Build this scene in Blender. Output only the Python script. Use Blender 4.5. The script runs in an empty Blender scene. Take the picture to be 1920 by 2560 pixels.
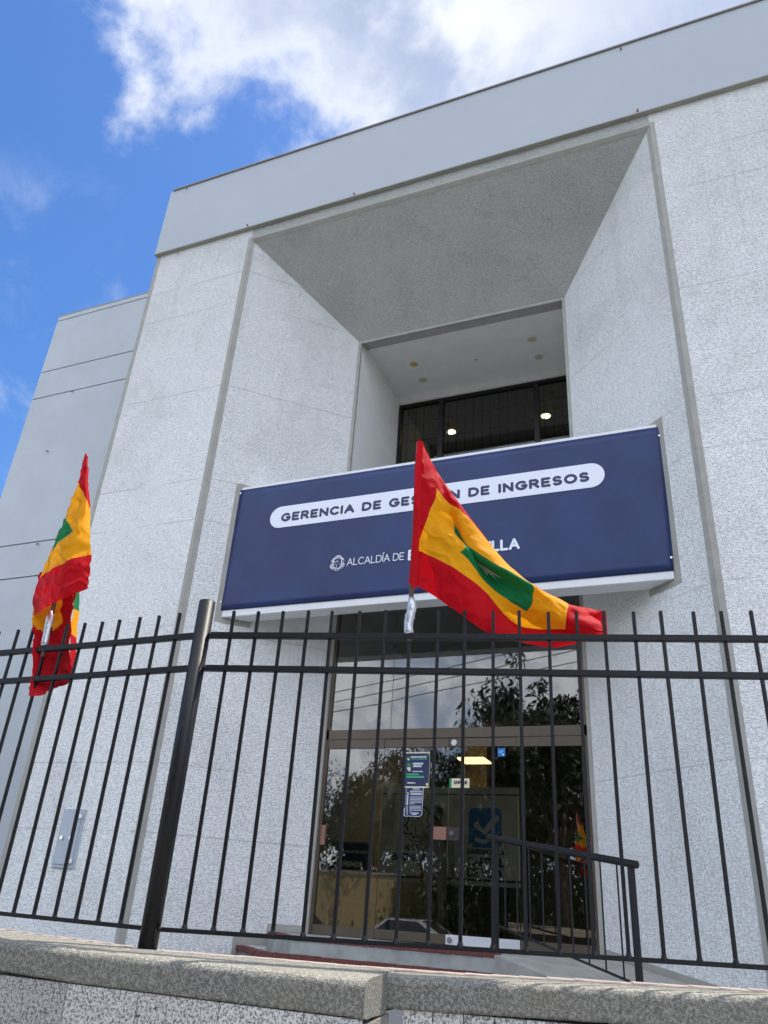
import bpy, bmesh, math, random
from mathutils import Vector, Matrix, noise
C = bpy.context; S = C.scene; COL = S.collection
R = math.radians
random.seed(7)

# ------------------------------------------------------------------ camera
cam = bpy.data.objects.new('camera', bpy.data.cameras.new('camera'))
COL.objects.link(cam)
cam.data.sensor_fit = 'HORIZONTAL'; cam.data.sensor_width = 36.0; cam.data.lens = 36.277
cam.data.clip_start = 0.05; cam.data.clip_end = 3000
CX = Vector((0.92584951, 0.37314993, 0.05968099))
CY = Vector((0.12088556, -0.44208923, 0.88878782))
CF = Vector((-0.35803544, 0.8156692, 0.45441654))
m = Matrix((CX, CY, -CF)).transposed().to_4x4(); m.translation = Vector((0, 0, 1.6))
cam.matrix_world = m
S.camera = cam

# ------------------------------------------------------------------ exposure, sun, sky
S.view_settings.view_transform = 'Standard'; S.view_settings.look = 'None'
S.view_settings.exposure = 1.12; S.view_settings.gamma = 1.0
S.cycles.max_bounces = 8; S.cycles.transparent_max_bounces = 12
SUN_EL, SUN_AZ = 67.0, 44.0                 # azimuth measured from +Y towards +X: behind the facade, to the right
sd = Vector((math.sin(R(SUN_AZ))*math.cos(R(SUN_EL)), math.cos(R(SUN_AZ))*math.cos(R(SUN_EL)), math.sin(R(SUN_EL))))
sun = bpy.data.objects.new('sun', bpy.data.lights.new('sun', 'SUN')); COL.objects.link(sun)
sun.data.energy = 2.4; sun.data.angle = R(0.6); sun.data.color = (1.0, 0.94, 0.85)
sun.rotation_euler = (-sd).to_track_quat('-Z', 'Y').to_euler()
sun.location = (5, 5, 30)


class NT:
    """small helper round a node tree"""
    def __init__(s, nt): s.nt = nt; s.n = nt.nodes; s.l = nt.links
    def node(s, t, **k):
        n = s.n.new(t)
        for a, b in k.items(): setattr(n, a, b)
        return n
    def put(s, sock, v):
        if hasattr(v, 'is_linked') or isinstance(v, bpy.types.NodeSocket): s.l.new(v, sock)
        else: sock.default_value = v
    def m(s, op, a, b=0.0, c=None, clamp=False):
        n = s.node('ShaderNodeMath', operation=op, use_clamp=clamp)
        s.put(n.inputs[0], a); s.put(n.inputs[1], b)
        if c is not None: s.put(n.inputs[2], c)
        return n.outputs[0]
    def mix(s, f, a, b, blend='MIX'):
        n = s.node('ShaderNodeMix', data_type='RGBA', blend_type=blend)
        s.put(n.inputs[0], f); s.put(n.inputs[6], a); s.put(n.inputs[7], b)
        return n.outputs[2]
    def noise(s, vec, scale, detail=3, rough=.5, dist=0.0):
        n = s.node('ShaderNodeTexNoise')
        if vec is not None: s.l.new(vec, n.inputs['Vector'])
        n.inputs['Scale'].default_value = scale; n.inputs['Detail'].default_value = detail
        n.inputs['Roughness'].default_value = rough; n.inputs['Distortion'].default_value = dist
        return n.outputs[0]
    def smooth(s, x, a, b):
        n = s.node('ShaderNodeMapRange', interpolation_type='SMOOTHSTEP')
        s.put(n.inputs[0], x); n.inputs[1].default_value = a; n.inputs[2].default_value = b
        return n.outputs[0]
    def dot(s, v, d):
        n = s.node('ShaderNodeVectorMath', operation='DOT_PRODUCT')
        s.l.new(v, n.inputs[0]); n.inputs[1].default_value = d
        return n.outputs['Value']
    def mapping(s, v, sc=(1, 1, 1), rot=(0, 0, 0), loc=(0, 0, 0)):
        n = s.node('ShaderNodeMapping'); s.l.new(v, n.inputs[0])
        n.inputs[1].default_value = loc; n.inputs[2].default_value = rot; n.inputs[3].default_value = sc
        return n.outputs[0]


W = bpy.data.worlds.new('World'); S.world = W; W.use_nodes = True
w = NT(W.node_tree); w.n.clear()
sky = w.node('ShaderNodeTexSky', sky_type='NISHITA')
sky.sun_disc = False; sky.sun_elevation = R(SUN_EL); sky.sun_rotation = R(SUN_AZ)
sky.air_density = 1.0; sky.dust_density = 0.6; sky.ozone_density = 2.2
hs = w.node('ShaderNodeHueSaturation'); hs.inputs['Hue'].default_value = .507; hs.inputs['Saturation'].default_value = 1.28; hs.inputs['Value'].default_value = 1.0
w.l.new(sky.outputs[0], hs.inputs['Color'])
gen = w.node('ShaderNodeTexCoord').outputs['Generated']
# the big cloud bank: everything on one side of a plane through the sky, with a ragged edge
SKYK = 0.10
fb = w.noise(gen, 4.2, 9, .58, .35)
fine = w.noise(gen, 13.0, 6, .6, .2)
d1 = w.dot(gen, (0.84275107, -0.07670082, 0.53281106))
edge = w.m('ADD', d1, w.m('MULTIPLY', w.m('SUBTRACT', fb, .5), .48))
edge = w.m('ADD', edge, w.m('MULTIPLY', w.m('SUBTRACT', fine, .5), .17))
mask1 = w.smooth(edge, -.022, .085)
# broken cumulus over the street side, wisps low on the left
back = w.m('ADD', w.m('MULTIPLY', w.dot(gen, (0, -1, 0.1)), .55), w.m('MULTIPLY', w.m('SUBTRACT', w.noise(gen, 2.7, 8, .55, .3), .5), 2.3))
mask2 = w.smooth(back, .17, .36)
wn = w.noise(gen, 9.0, 7, .6, .9)
wz = w.m('MULTIPLY', w.smooth(w.dot(gen, (-0.675, 0.48, 0.56)), .975, .998), w.smooth(wn, .5, .78))
mask = w.m('MAXIMUM', w.m('MAXIMUM', mask1, mask2), w.m('MULTIPLY', wz, .30))
shade = w.noise(w.mapping(gen, (1, 1, 1.0), (0, 0, .6), (3.1, 1.7, .4)), 5.0, 7, .55, .5)
lum = w.m('MULTIPLY', w.smooth(shade, .40, .64), w.m('SUBTRACT', 1.0, w.m('MULTIPLY', w.smooth(d1, .26, .5), .75)))
rim = w.m('SUBTRACT', 1.0, w.smooth(edge, .03, .2))
lum = w.m('MAXIMUM', lum, w.m('MULTIPLY', rim, .8))
ccol = w.mix(lum, (2.3, 2.72, 3.8, 1), (4.75, 4.95, 5.4, 1))
ccol = w.mix(w.m('MULTIPLY', w.smooth(w.dot(gen, (0, -1, 0)), -.05, .4), 1.0), ccol, w.mix(w.smooth(w.noise(gen, 11.0, 6, .6, .4), .38, .62), (4.2, 5.0, 6.9, 1), (9.2, 9.6, 10.4, 1)))  # street-side clouds brightened to throw more fill light on the facade
skyc = w.mix(mask, hs.outputs[0], ccol)
bg = w.node('ShaderNodeBackground'); bg.inputs[1].default_value = SKYK
w.l.new(skyc, bg.inputs[0])
wo = w.node('ShaderNodeOutputWorld'); w.l.new(bg.outputs[0], wo.inputs[0])

# ------------------------------------------------------------------ materials
def newmat(name):
    mt = bpy.data.materials.new(name); mt.use_nodes = True
    t = NT(mt.node_tree)
    b = t.n['Principled BSDF']
    return mt, t, b

def bump(t, b, h, strength, dist):
    n = t.node('ShaderNodeBump'); n.inputs['Strength'].default_value = strength; n.inputs['Distance'].default_value = dist
    t.l.new(h, n.inputs['Height']); t.l.new(n.outputs[0], b.inputs['Normal'])

def obj_vec(t): return t.node('ShaderNodeNewGeometry').outputs['Position']

def flat(name, col, rough=.6, metal=0.0, var=.06, vscale=3.0, bs=0.0, bscale=60, spec=.4):
    mt, t, b = newmat(name)
    v = obj_vec(t)
    n = t.noise(v, vscale, 5, .6)
    f = t.smooth(n, .3, .7)
    dark = tuple(c*(1-var) for c in col)+(1,); lite = tuple(min(1, c*(1+var)) for c in col)+(1,)
    t.put(b.inputs['Base Color'], t.mix(f, dark, lite))
    b.inputs['Roughness'].default_value = rough; b.inputs['Metallic'].default_value = metal
    b.inputs['Specular IOR Level'].default_value = spec
    if bs: bump(t, b, t.noise(v, bscale, 4, .6), bs, .004)
    return mt

JOINTS = (12.226, 11.475, 9.555, 7.69, 6.93, 5.157, 3.19, 2.30)
def stucco(name, col=(.885, .895, .885), joints=True):
    mt, t, b = newmat(name)
    v = obj_vec(t)
    # trowelled worm texture
    wv = t.mapping(v, (1, 1, 1.5), (0.12, 0.15, .1))
    a = t.noise(wv, 38, 3.5, .62, .7)
    c = t.noise(wv, 75, 2.0, .5, .5)
    ridge = t.m('SUBTRACT', 1.0, t.m('MULTIPLY', t.m('ABSOLUTE', t.m('SUBTRACT', a, .5)), 3.4), clamp=True)
    h = t.m('ADD', t.m('ADD', t.m('MULTIPLY', ridge, .16), t.m('MULTIPLY', a, .62)), t.m('MULTIPLY', c, .14))
    # weather: broad grey clouds, downward streaks; plus shade painted into the hollows
    big = t.smooth(t.noise(v, .75, 5, .6, .4), .42, .75)
    strk = t.smooth(t.noise(t.mapping(v, (3.2, 3.2, .16)), 1.6, 4, .6), .52, .8)
    sep = t.node('ShaderNodeSeparateXYZ'); t.l.new(v, sep.inputs[0])
    z = sep.outputs[2]; x = sep.outputs[0]
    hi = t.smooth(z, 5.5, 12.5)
    dirt_shade = t.m('ADD', t.m('MULTIPLY', big, .20), t.m('MULTIPLY', t.m('MULTIPLY', strk, hi), .2))
    dirt_shade = t.m('ADD', dirt_shade, t.m('MULTIPLY', hi, .24))  # evenly darker towards the top
    dirt_shade = t.m('ADD', dirt_shade, t.m('MULTIPLY', t.m('SUBTRACT', 1, t.smooth(h, .34, .58)), .05), clamp=True)
    dc = tuple(q*.42 for q in col)
    cc = t.mix(dirt_shade, col+(1,), (dc[0], dc[1]*.99, dc[2]*.95, 1))
    if joints:
        zz = t.m('ADD', z, t.m('MULTIPLY', t.m('SUBTRACT', t.noise(v, 2.2, 3, .5), .5), .02))
        jm = None
        for q in JOINTS:
            k = t.m('LESS_THAN', t.m('ABSOLUTE', t.m('SUBTRACT', zz, q)), .0065)
            jm = k if jm is None else t.m('MAXIMUM', jm, k)
        jm = t.m('MULTIPLY', jm, t.smooth(t.noise(v, .9, 2, .5), .36, .56))
        cc = t.mix(t.m('MULTIPLY', jm, .22), cc, (.16, .16, .15, 1))
        for (sx, sz, L) in ((-8.92, 13.28, .22), (-4.95, 13.26, .2), (.02, 13.26, .2)):
            ww = t.m('SUBTRACT', 1.0, t.smooth(t.m('ABSOLUTE', t.m('SUBTRACT', x, sx)), .008, .03))
            g = t.m('MULTIPLY', t.m('LESS_THAN', z, sz), t.smooth(z, sz-L, sz))
            cc = t.mix(t.m('MULTIPLY', t.m('MULTIPLY', ww, g), .65), cc, (.36, .20, .09, 1))
        h = t.m('SUBTRACT', h, t.m('MULTIPLY', jm, .5))
    t.put(b.inputs['Base Color'], cc)
    b.inputs['Roughness'].default_value = .85; b.inputs['Specular IOR Level'].default_value = .2
    bump(t, b, h, 1.0, .038)
    return mt

def rough_concrete(name, col):
    mt, t, b = newmat(name)
    v = obj_vec(t)
    a = t.noise(v, 120, 4, .6, .8); c = t.noise(v, 260, 3, .6)
    big = t.smooth(t.noise(v, 3.0, 5, .6), .35, .7)
    sp = t.smooth(a, .40, .62)
    dk = tuple(q*.42 for q in col)+(1,)
    c1 = t.mix(sp, dk, col+(1,))
    c1 = t.mix(t.m('MULTIPLY', big, .35), c1, (col[0]*.7, col[1]*.66, col[2]*.58, 1))
    t.put(b.inputs['Base Color'], c1)
    b.inputs['Roughness'].default_value = .95; b.inputs['Specular IOR Level'].default_value = .15
    bump(t, b, t.m('ADD', a, t.m('MULTIPLY', c, .4)), 1.0, .009)
    return mt

def granite(name, tint=1.0):
    mt, t, b = newmat(name)
    v = obj_vec(t)
    n1 = t.noise(v, 120, 4, .7, .5); n2 = t.noise(t.mapping(v, (1, 1, 1), (0, 0, 0), (4, 2, 9)), 85, 4, .7, .4)
    c1 = t.mix(t.smooth(n1, .43, .52), (.20*tint, .20*tint, .20*tint, 1), (.68*tint, .675*tint, .645*tint, 1))
    c1 = t.mix(t.m('MULTIPLY', t.smooth(n2, .57, .64), .85), c1, (.03, .032, .042, 1))
    t.put(b.inputs['Base Color'], c1); b.inputs['Roughness'].default_value = .38
    bump(t, b, n1, .12, .002)
    return mt

def black_metal(name):
    mt, t, b = newmat(name)
    v = obj_vec(t)
    sc = t.smooth(t.noise(t.mapping(v, (1, 1, .35)), 75, 5, .65), .60, .72)
    ru = t.smooth(t.noise(t.mapping(v, (1, 1, 1), (0, 0, 0), (2, 5, 1)), 22, 5, .7), .66, .76)
    c1 = t.mix(t.m('MULTIPLY', sc, .3), (.008, .0088, .0115, 1), (.10, .10, .095, 1))
    c1 = t.mix(t.m('MULTIPLY', ru, .35), c1, (.10, .055, .035, 1))
    t.put(b.inputs['Base Color'], c1)
    t.put(b.inputs['Roughness'], t.m('ADD', .46, t.m('MULTIPLY', sc, .3)))
    b.inputs['Specular IOR Level'].default_value = .36
    bump(t, b, t.noise(v, 160, 3, .6), .18, .002)
    return mt

def cloth(name, col, trans=.34):
    mt, t, b = newmat(name)
    v = obj_vec(t)
    b.inputs['Base Color'].default_value = col+(1,); b.inputs['Roughness'].default_value = .62
    b.inputs['Sheen Weight'].default_value = .03; b.inputs['Specular IOR Level'].default_value = .12
    tr = t.node('ShaderNodeBsdfTranslucent'); tr.inputs[0].default_value = tuple(min(1, q*1.15) for q in col)+(1,)
    cr = t.noise(t.mapping(v, (1, 1, .55), (.2, .5, .3)), 16, 4, .55, .9)
    n = t.node('ShaderNodeBump'); n.inputs['Strength'].default_value = .42; n.inputs['Distance'].default_value = .012
    t.l.new(cr, n.inputs['Height'])
    t.l.new(n.outputs[0], b.inputs['Normal']); t.l.new(n.outputs[0], tr.inputs['Normal'])
    mx = t.node('ShaderNodeMixShader'); mx.inputs[0].default_value = trans
    t.l.new(b.outputs[0], mx.inputs[1]); t.l.new(tr.outputs[0], mx.inputs[2])
    t.l.new(mx.outputs[0], t.n['Material Output'].inputs[0])
    return mt

def glass(name, tint=(.42, .42, .40), refl=.17):
    mt, t, b = newmat(name)
    t.n.remove(b)
    tr = t.node('ShaderNodeBsdfTransparent'); tr.inputs[0].default_value = tint+(1,)
    gl = t.node('ShaderNodeBsdfGlossy'); gl.inputs['Roughness'].default_value = .015; gl.inputs['Color'].default_value = (1, 1, .98, 1)
    fr = t.node('ShaderNodeFresnel'); fr.inputs[0].default_value = 1.5
    f = t.m('ADD', fr.outputs[0], refl-.04, clamp=True)
    wv = t.noise(obj_vec(t), .9, 2, .5)
    n = t.node('ShaderNodeBump'); n.inputs['Strength'].default_value = .12; n.inputs['Distance'].default_value = .01
    t.l.new(wv, n.inputs['Height']); t.l.new(n.outputs[0], gl.inputs['Normal'])
    mx = t.node('ShaderNodeMixShader'); t.l.new(f, mx.inputs[0])
    t.l.new(tr.outputs[0], mx.inputs[1]); t.l.new(gl.outputs[0], mx.inputs[2])
    t.l.new(mx.outputs[0], t.n['Material Output'].inputs[0])
    return mt

def emit(name, col, k):
    mt, t, b = newmat(name)
    b.inputs['Base Color'].default_value = (.8, .8, .8, 1)
    b.inputs['Emission Color'].default_value = col+(1,); b.inputs['Emission Strength'].default_value = k
    return mt

def leafmat(name, col):
    mt, t, b = newmat(name)
    oi = t.noise(obj_vec(t), 1.3, 3, .6)
    t.put(b.inputs['Base Color'], t.mix(t.smooth(oi, .3, .7), tuple(q*.6 for q in col)+(1,), tuple(q*1.35 for q in col)+(1,)))
    b.inputs['Roughness'].default_value = .5
    return mt

def brickmat(name):
    mt, t, b = newmat(name)
    v = obj_vec(t)
    n = t.noise(v, 14, 5, .65); s = t.smooth(t.noise(v, 45, 5, .7), .60, .70)
    c1 = t.mix(n, (.10, .024, .022, 1), (.19, .055, .048, 1))
    c1 = t.mix(t.m('MULTIPLY', s, .55), c1, (.34, .30, .28, 1))
    t.put(b.inputs['Base Color'], c1); b.inputs['Roughness'].default_value = .8
    bump(t, b, n, .4, .004)
    return mt

M = dict(
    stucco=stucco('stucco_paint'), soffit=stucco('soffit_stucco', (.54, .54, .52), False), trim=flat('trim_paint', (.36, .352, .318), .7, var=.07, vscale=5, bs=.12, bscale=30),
    smooth=flat('smooth_wall_paint', (.47, .505, .535), .65, var=.05, vscale=1.1, bs=.05, bscale=8),
    fascia=flat('fascia_panel', (.425, .46, .50), .45, var=.025, vscale=.6),
    coping=flat('roof_coping', (.26, .24, .23), .6), dark=flat('shadow_gap', (.05, .05, .05), .8),
    ceil=flat('ceiling_paint', (.84, .84, .82), .7, var=.03),
    signbox=flat('sign_box_paint', (.78, .79, .80), .55, var=.03), vinyl=flat('navy_vinyl', (.021, .038, .122), .36, var=.16, vscale=1.3, bs=.10, bscale=6, spec=.32),
    white=flat('white_vinyl', (.80, .83, .92), .45, var=.01), navy=flat('navy_print', (.035, .045, .11), .5, var=.03),
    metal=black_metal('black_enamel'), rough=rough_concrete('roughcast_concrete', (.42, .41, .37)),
    coptop=rough_concrete('sunlit_coping_top', (.57, .54, .47)), lip=flat('pink_plaster', (.50, .42, .36), .8, var=.1, vscale=9, bs=.3),  # coptop: the roughcast with sunlight painted in as a lighter, warmer colour
    granite=granite('grey_granite'), granite2=granite('warm_granite', 1.08), granite3=granite('dark_granite', .74), joint=flat('tile_joint', (.06, .06, .06), .9),
    concrete=flat('smooth_concrete', (.34, .35, .335), .8, var=.16, vscale=4, bs=.2, bscale=50), ramp=flat('brushed_concrete', (.36, .35, .32), .85, var=.14, vscale=5, bs=.35, bscale=30),
    brick=brickmat('painted_brick'), bronze=flat('bronze_aluminium', (.035, .030, .028), .38, .6, var=.08), bronzel=flat('champagne_aluminium', (.13, .105, .08), .4, .5, var=.06),
    glass=glass('tinted_glass', (.66, .65, .61), .135), upglass=glass('window_glass', (.5, .5, .48), .05), steel=flat('brushed_steel', (.78, .80, .84), .35, .4, var=.03),
    chrome=flat('chrome', (.7, .7, .7), .18, 1.0), rust=flat('copper_plate', (.30, .15, .11), .45, .2), darkplate=flat('dark_lock_plate', (.06, .05, .05), .4, .4),
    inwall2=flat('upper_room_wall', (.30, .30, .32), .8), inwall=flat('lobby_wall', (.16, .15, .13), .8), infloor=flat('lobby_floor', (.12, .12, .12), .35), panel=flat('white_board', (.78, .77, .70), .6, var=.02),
    red=cloth('red_cloth', (.58, .004, .012)), red2=cloth('shaded_red_cloth', (.50, .006, .014), .06), yellow2=cloth('shaded_yellow_cloth', (.90, .40, .012), .12), yellow=cloth('yellow_cloth', (1.0, .415, .010)), green=cloth('green_cloth', (.012, .21, .07)), starw=flat('cream_patch', (.62, .56, .46), .7),  # red2, yellow2: shade inside the rear fold put into darker, less translucent cloth
    foil=flat('silver_tape', (.62, .63, .66), .25, .75, var=.1, vscale=40, bs=.9, bscale=55), pole=flat('flag_pole_metal', (.16, .12, .11), .4, .4),
    box=flat('grey_enamel', (.44, .49, .54), .5, var=.06, vscale=6), cream=flat('cream_print', (.80, .72, .50), .6, var=.02), pgreen=flat('green_print', (.02, .28, .13), .6, var=.02),
    pnavy=flat('poster_navy', (.025, .035, .10), .5, var=.03), pblue=flat('blue_print', (.02, .22, .60), .5, var=.05), ltgreen=flat('light_green_print', (.06, .42, .20), .6),
    lampoff=flat('downlight_lens', (.60, .53, .37), .4), lampy=flat('yellowed_downlight_lens', (.58, .42, .15), .4), lampw=emit('lit_warm_lamp', (1.0, .82, .45), 12.0), lampp=emit('lit_yellow_panel', (1.0, .78, .34), 3.0), lampt=emit('lit_tube', (.95, 1.0, .95), 1.6),
    asphalt=flat('asphalt', (.05, .05, .052), .9, var=.2, vscale=2, bs=.5, bscale=80), pave=flat('pavement_concrete', (.28, .275, .26), .85, var=.12, vscale=2, bs=.3),
    earth=flat('dry_ground', (.10, .11, .05), .95, var=.3, vscale=.4), bark=flat('bark', (.09, .07, .055), .9, var=.3, vscale=8, bs=.8, bscale=25),
    leaf=leafmat('dark_leaves', (.016, .030, .009)), palm=leafmat('palm_leaves', (.022, .042, .013)), tan=flat('tan_plaster', (.45, .34, .18), .8, var=.06),
    wood=flat('weathered_pole', (.20, .18, .16), .9), cable=flat('cable_rubber', (.02, .02, .02), .6),
    carw=flat('white_car_paint', (.75, .76, .78), .25, spec=.6), card=flat('dark_car_paint', (.03, .033, .04), .25, spec=.6), tyre=flat('tyre_rubber', (.025, .025, .025), .8), carglass=flat('car_window', (.02, .025, .03), .08, spec=.8),
    skin=flat('skin', (.30, .16, .10), .55), shirt=flat('pale_shirt', (.40, .40, .38), .8), trouser=flat('beige_trousers', (.36, .33, .28), .8), hair=flat('dark_hair', (.015, .012, .01), .5), shoe=flat('shoe', (.04, .03, .03), .5), line=flat('road_paint', (.75, .72, .6), .7),
)

# ------------------------------------------------------------------ mesh builder
def wl(o):
    p = Vector((0, 0, 0))
    while o is not None: p = p + o.location; o = o.parent
    return p

class MB:
    def __init__(s): s.v = []; s.f = []; s.mi = []; s.k = 0
    def add(s, vs, fs, mi=None):
        o = len(s.v); s.v += [Vector(q) for q in vs]; s.f += [[i+o for i in f] for f in fs]
        s.mi += [s.k if mi is None else mi]*len(fs); return s
    def box(s, a, b):
        x0, y0, z0 = a; x1, y1, z1 = b
        return s.add([(x0, y0, z0), (x1, y0, z0), (x1, y1, z0), (x0, y1, z0), (x0, y0, z1), (x1, y0, z1), (x1, y1, z1), (x0, y1, z1)],
                     [(3, 2, 1, 0), (4, 5, 6, 7), (0, 1, 5, 4), (1, 2, 6, 5), (2, 3, 7, 6), (3, 0, 4, 7)])
    def obox(s, p, ex, ey, ez):           # corner point and three edge vectors
        p = Vector(p); ex = Vector(ex); ey = Vector(ey); ez = Vector(ez)
        vs = [p, p+ex, p+ex+ey, p+ey]; vs += [q+ez for q in vs]
        return s.add(vs, [(3, 2, 1, 0), (4, 5, 6, 7), (0, 1, 5, 4), (1, 2, 6, 5), (2, 3, 7, 6), (3, 0, 4, 7)])
    def prism(s, poly, z0, z1):           # plan polygon (counter-clockwise), z0/z1 numbers or lists
        n = len(poly)
        a = z0 if isinstance(z0, (list, tuple)) else [z0]*n; b = z1 if isinstance(z1, (list, tuple)) else [z1]*n
        vs = [(p[0], p[1], a[i]) for i, p in enumerate(poly)]+[(p[0], p[1], b[i]) for i, p in enumerate(poly)]
        fs = [tuple(range(n))[::-1], tuple(range(n, 2*n))]+[(i, (i+1) % n, n+(i+1) % n, n+i) for i in range(n)]
        return s.add(vs, fs)
    def prism_x(s, poly, x0, x1):         # polygon in (y, z), extruded along x
        n = len(poly)
        vs = [(x0, p[0], p[1]) for p in poly]+[(x1, p[0], p[1]) for p in poly]
        fs = [tuple(range(n)), tuple(range(n, 2*n))[::-1]]+[(i, n+i, n+(i+1) % n, (i+1) % n) for i in range(n)]
        return s.add(vs, fs)
    def tube(s, pts, r, n=10, cap=True):
        pts = [Vector(p) for p in pts]; rr = r if isinstance(r, (list, tuple)) else [r]*len(pts)
        o = len(s.v); vs = []; fs = []
        ref = None
        for i, p in enumerate(pts):
            t = (pts[min(i+1, len(pts)-1)]-pts[max(i-1, 0)]).normalized()
            if ref is None:
                ref = Vector((1, 0, 0)) if abs(t.x) < .8 else Vector((0, 1, 0))
            u = (ref-t*ref.dot(t)).normalized(); q = t.cross(u); ref = u
            vs += [p+(u*math.cos(6.28318*k/n)+q*math.sin(6.28318*k/n))*rr[i] for k in range(n)]
        for i in range(len(pts)-1):
            for k in range(n):
                a = i*n+k; b = i*n+(k+1) % n
                fs.append((a, b, b+n, a+n))
        if cap: fs.append(tuple(range(n))[::-1]); fs.append(tuple(range((len(pts)-1)*n, len(pts)*n)))
        return s.add(vs, fs)
    def disc(s, c, r, axis, h, n=20):
        c = Vector(c); a = Vector(axis).normalized()
        return s.tube([c, c+a*h], r, n)
    def sphere(s, c, r, sc=(1, 1, 1), nu=14, nv=9):
        vs = []; fs = []
        for j in range(nv+1):
            ph = math.pi*j/nv
            for i in range(nu):
                th = 6.28318*i/nu
                vs.append((c[0]+r*sc[0]*math.sin(ph)*math.cos(th), c[1]+r*sc[1]*math.sin(ph)*math.sin(th), c[2]-r*sc[2]*math.cos(ph)))
        for j in range(nv):
            for i in range(nu):
                fs.append((j*nu+i, j*nu+(i+1) % nu, (j+1)*nu+(i+1) % nu, (j+1)*nu+i))
        return s.add(vs, fs)
    def mesh(s, name, mats, off=Vector((0, 0, 0)), smooth=False, bevel=0):
        me = bpy.data.meshes.new(name)
        me.from_pydata([tuple(v-off) for v in s.v], [], s.f)
        for mt in (mats if isinstance(mats, (list, tuple)) else [mats]): me.materials.append(mt)
        for p, k in zip(me.polygons, s.mi): p.material_index = k; p.use_smooth = smooth
        bm = bmesh.new(); bm.from_mesh(me); 
        bmesh.ops.recalc_face_normals(bm, faces=bm.faces[:])
        if bevel:
            bmesh.ops.bevel(bm, geom=[e for e in bm.edges if len(e.link_faces) == 2 and e.calc_face_angle(0) > .6], offset=bevel, segments=2, affect='EDGES', clamp_overlap=True)
        bm.to_mesh(me); bm.free()
        return me
    def build(s, name, mats, parent=None, loc=None, smooth=False, bevel=0):
        if parent is not None: off = wl(parent)
        else: off = Vector(loc) if loc is not None else Vector((0, 0, 0))
        o = bpy.data.objects.new(name, s.mesh(name, mats, off, smooth, bevel)); COL.objects.link(o)
        if parent is not None: o.parent = parent
        else: o.location = off
        return o

def tag(o, label=None, cat=None, group=None, kind=None):
    if label: o['label'] = label
    if cat: o['category'] = cat
    if group: o['group'] = group
    if kind: o['kind'] = kind
    return o

def thing(name, label, cat, loc, group=None):
    o = bpy.data.objects.new(name, None); COL.objects.link(o); o.location = loc; o.empty_display_size = .2
    return tag(o, label, cat, group)

def copy_part(src, parent, loc):
    c = src.copy(); COL.objects.link(c); c.parent = parent; c.location = loc
    return c

def copy_tree(o, parent=None):
    c = o.copy(); COL.objects.link(c); c.parent = parent
    for ch in list(o.children): copy_tree(ch, c)
    return c

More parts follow.
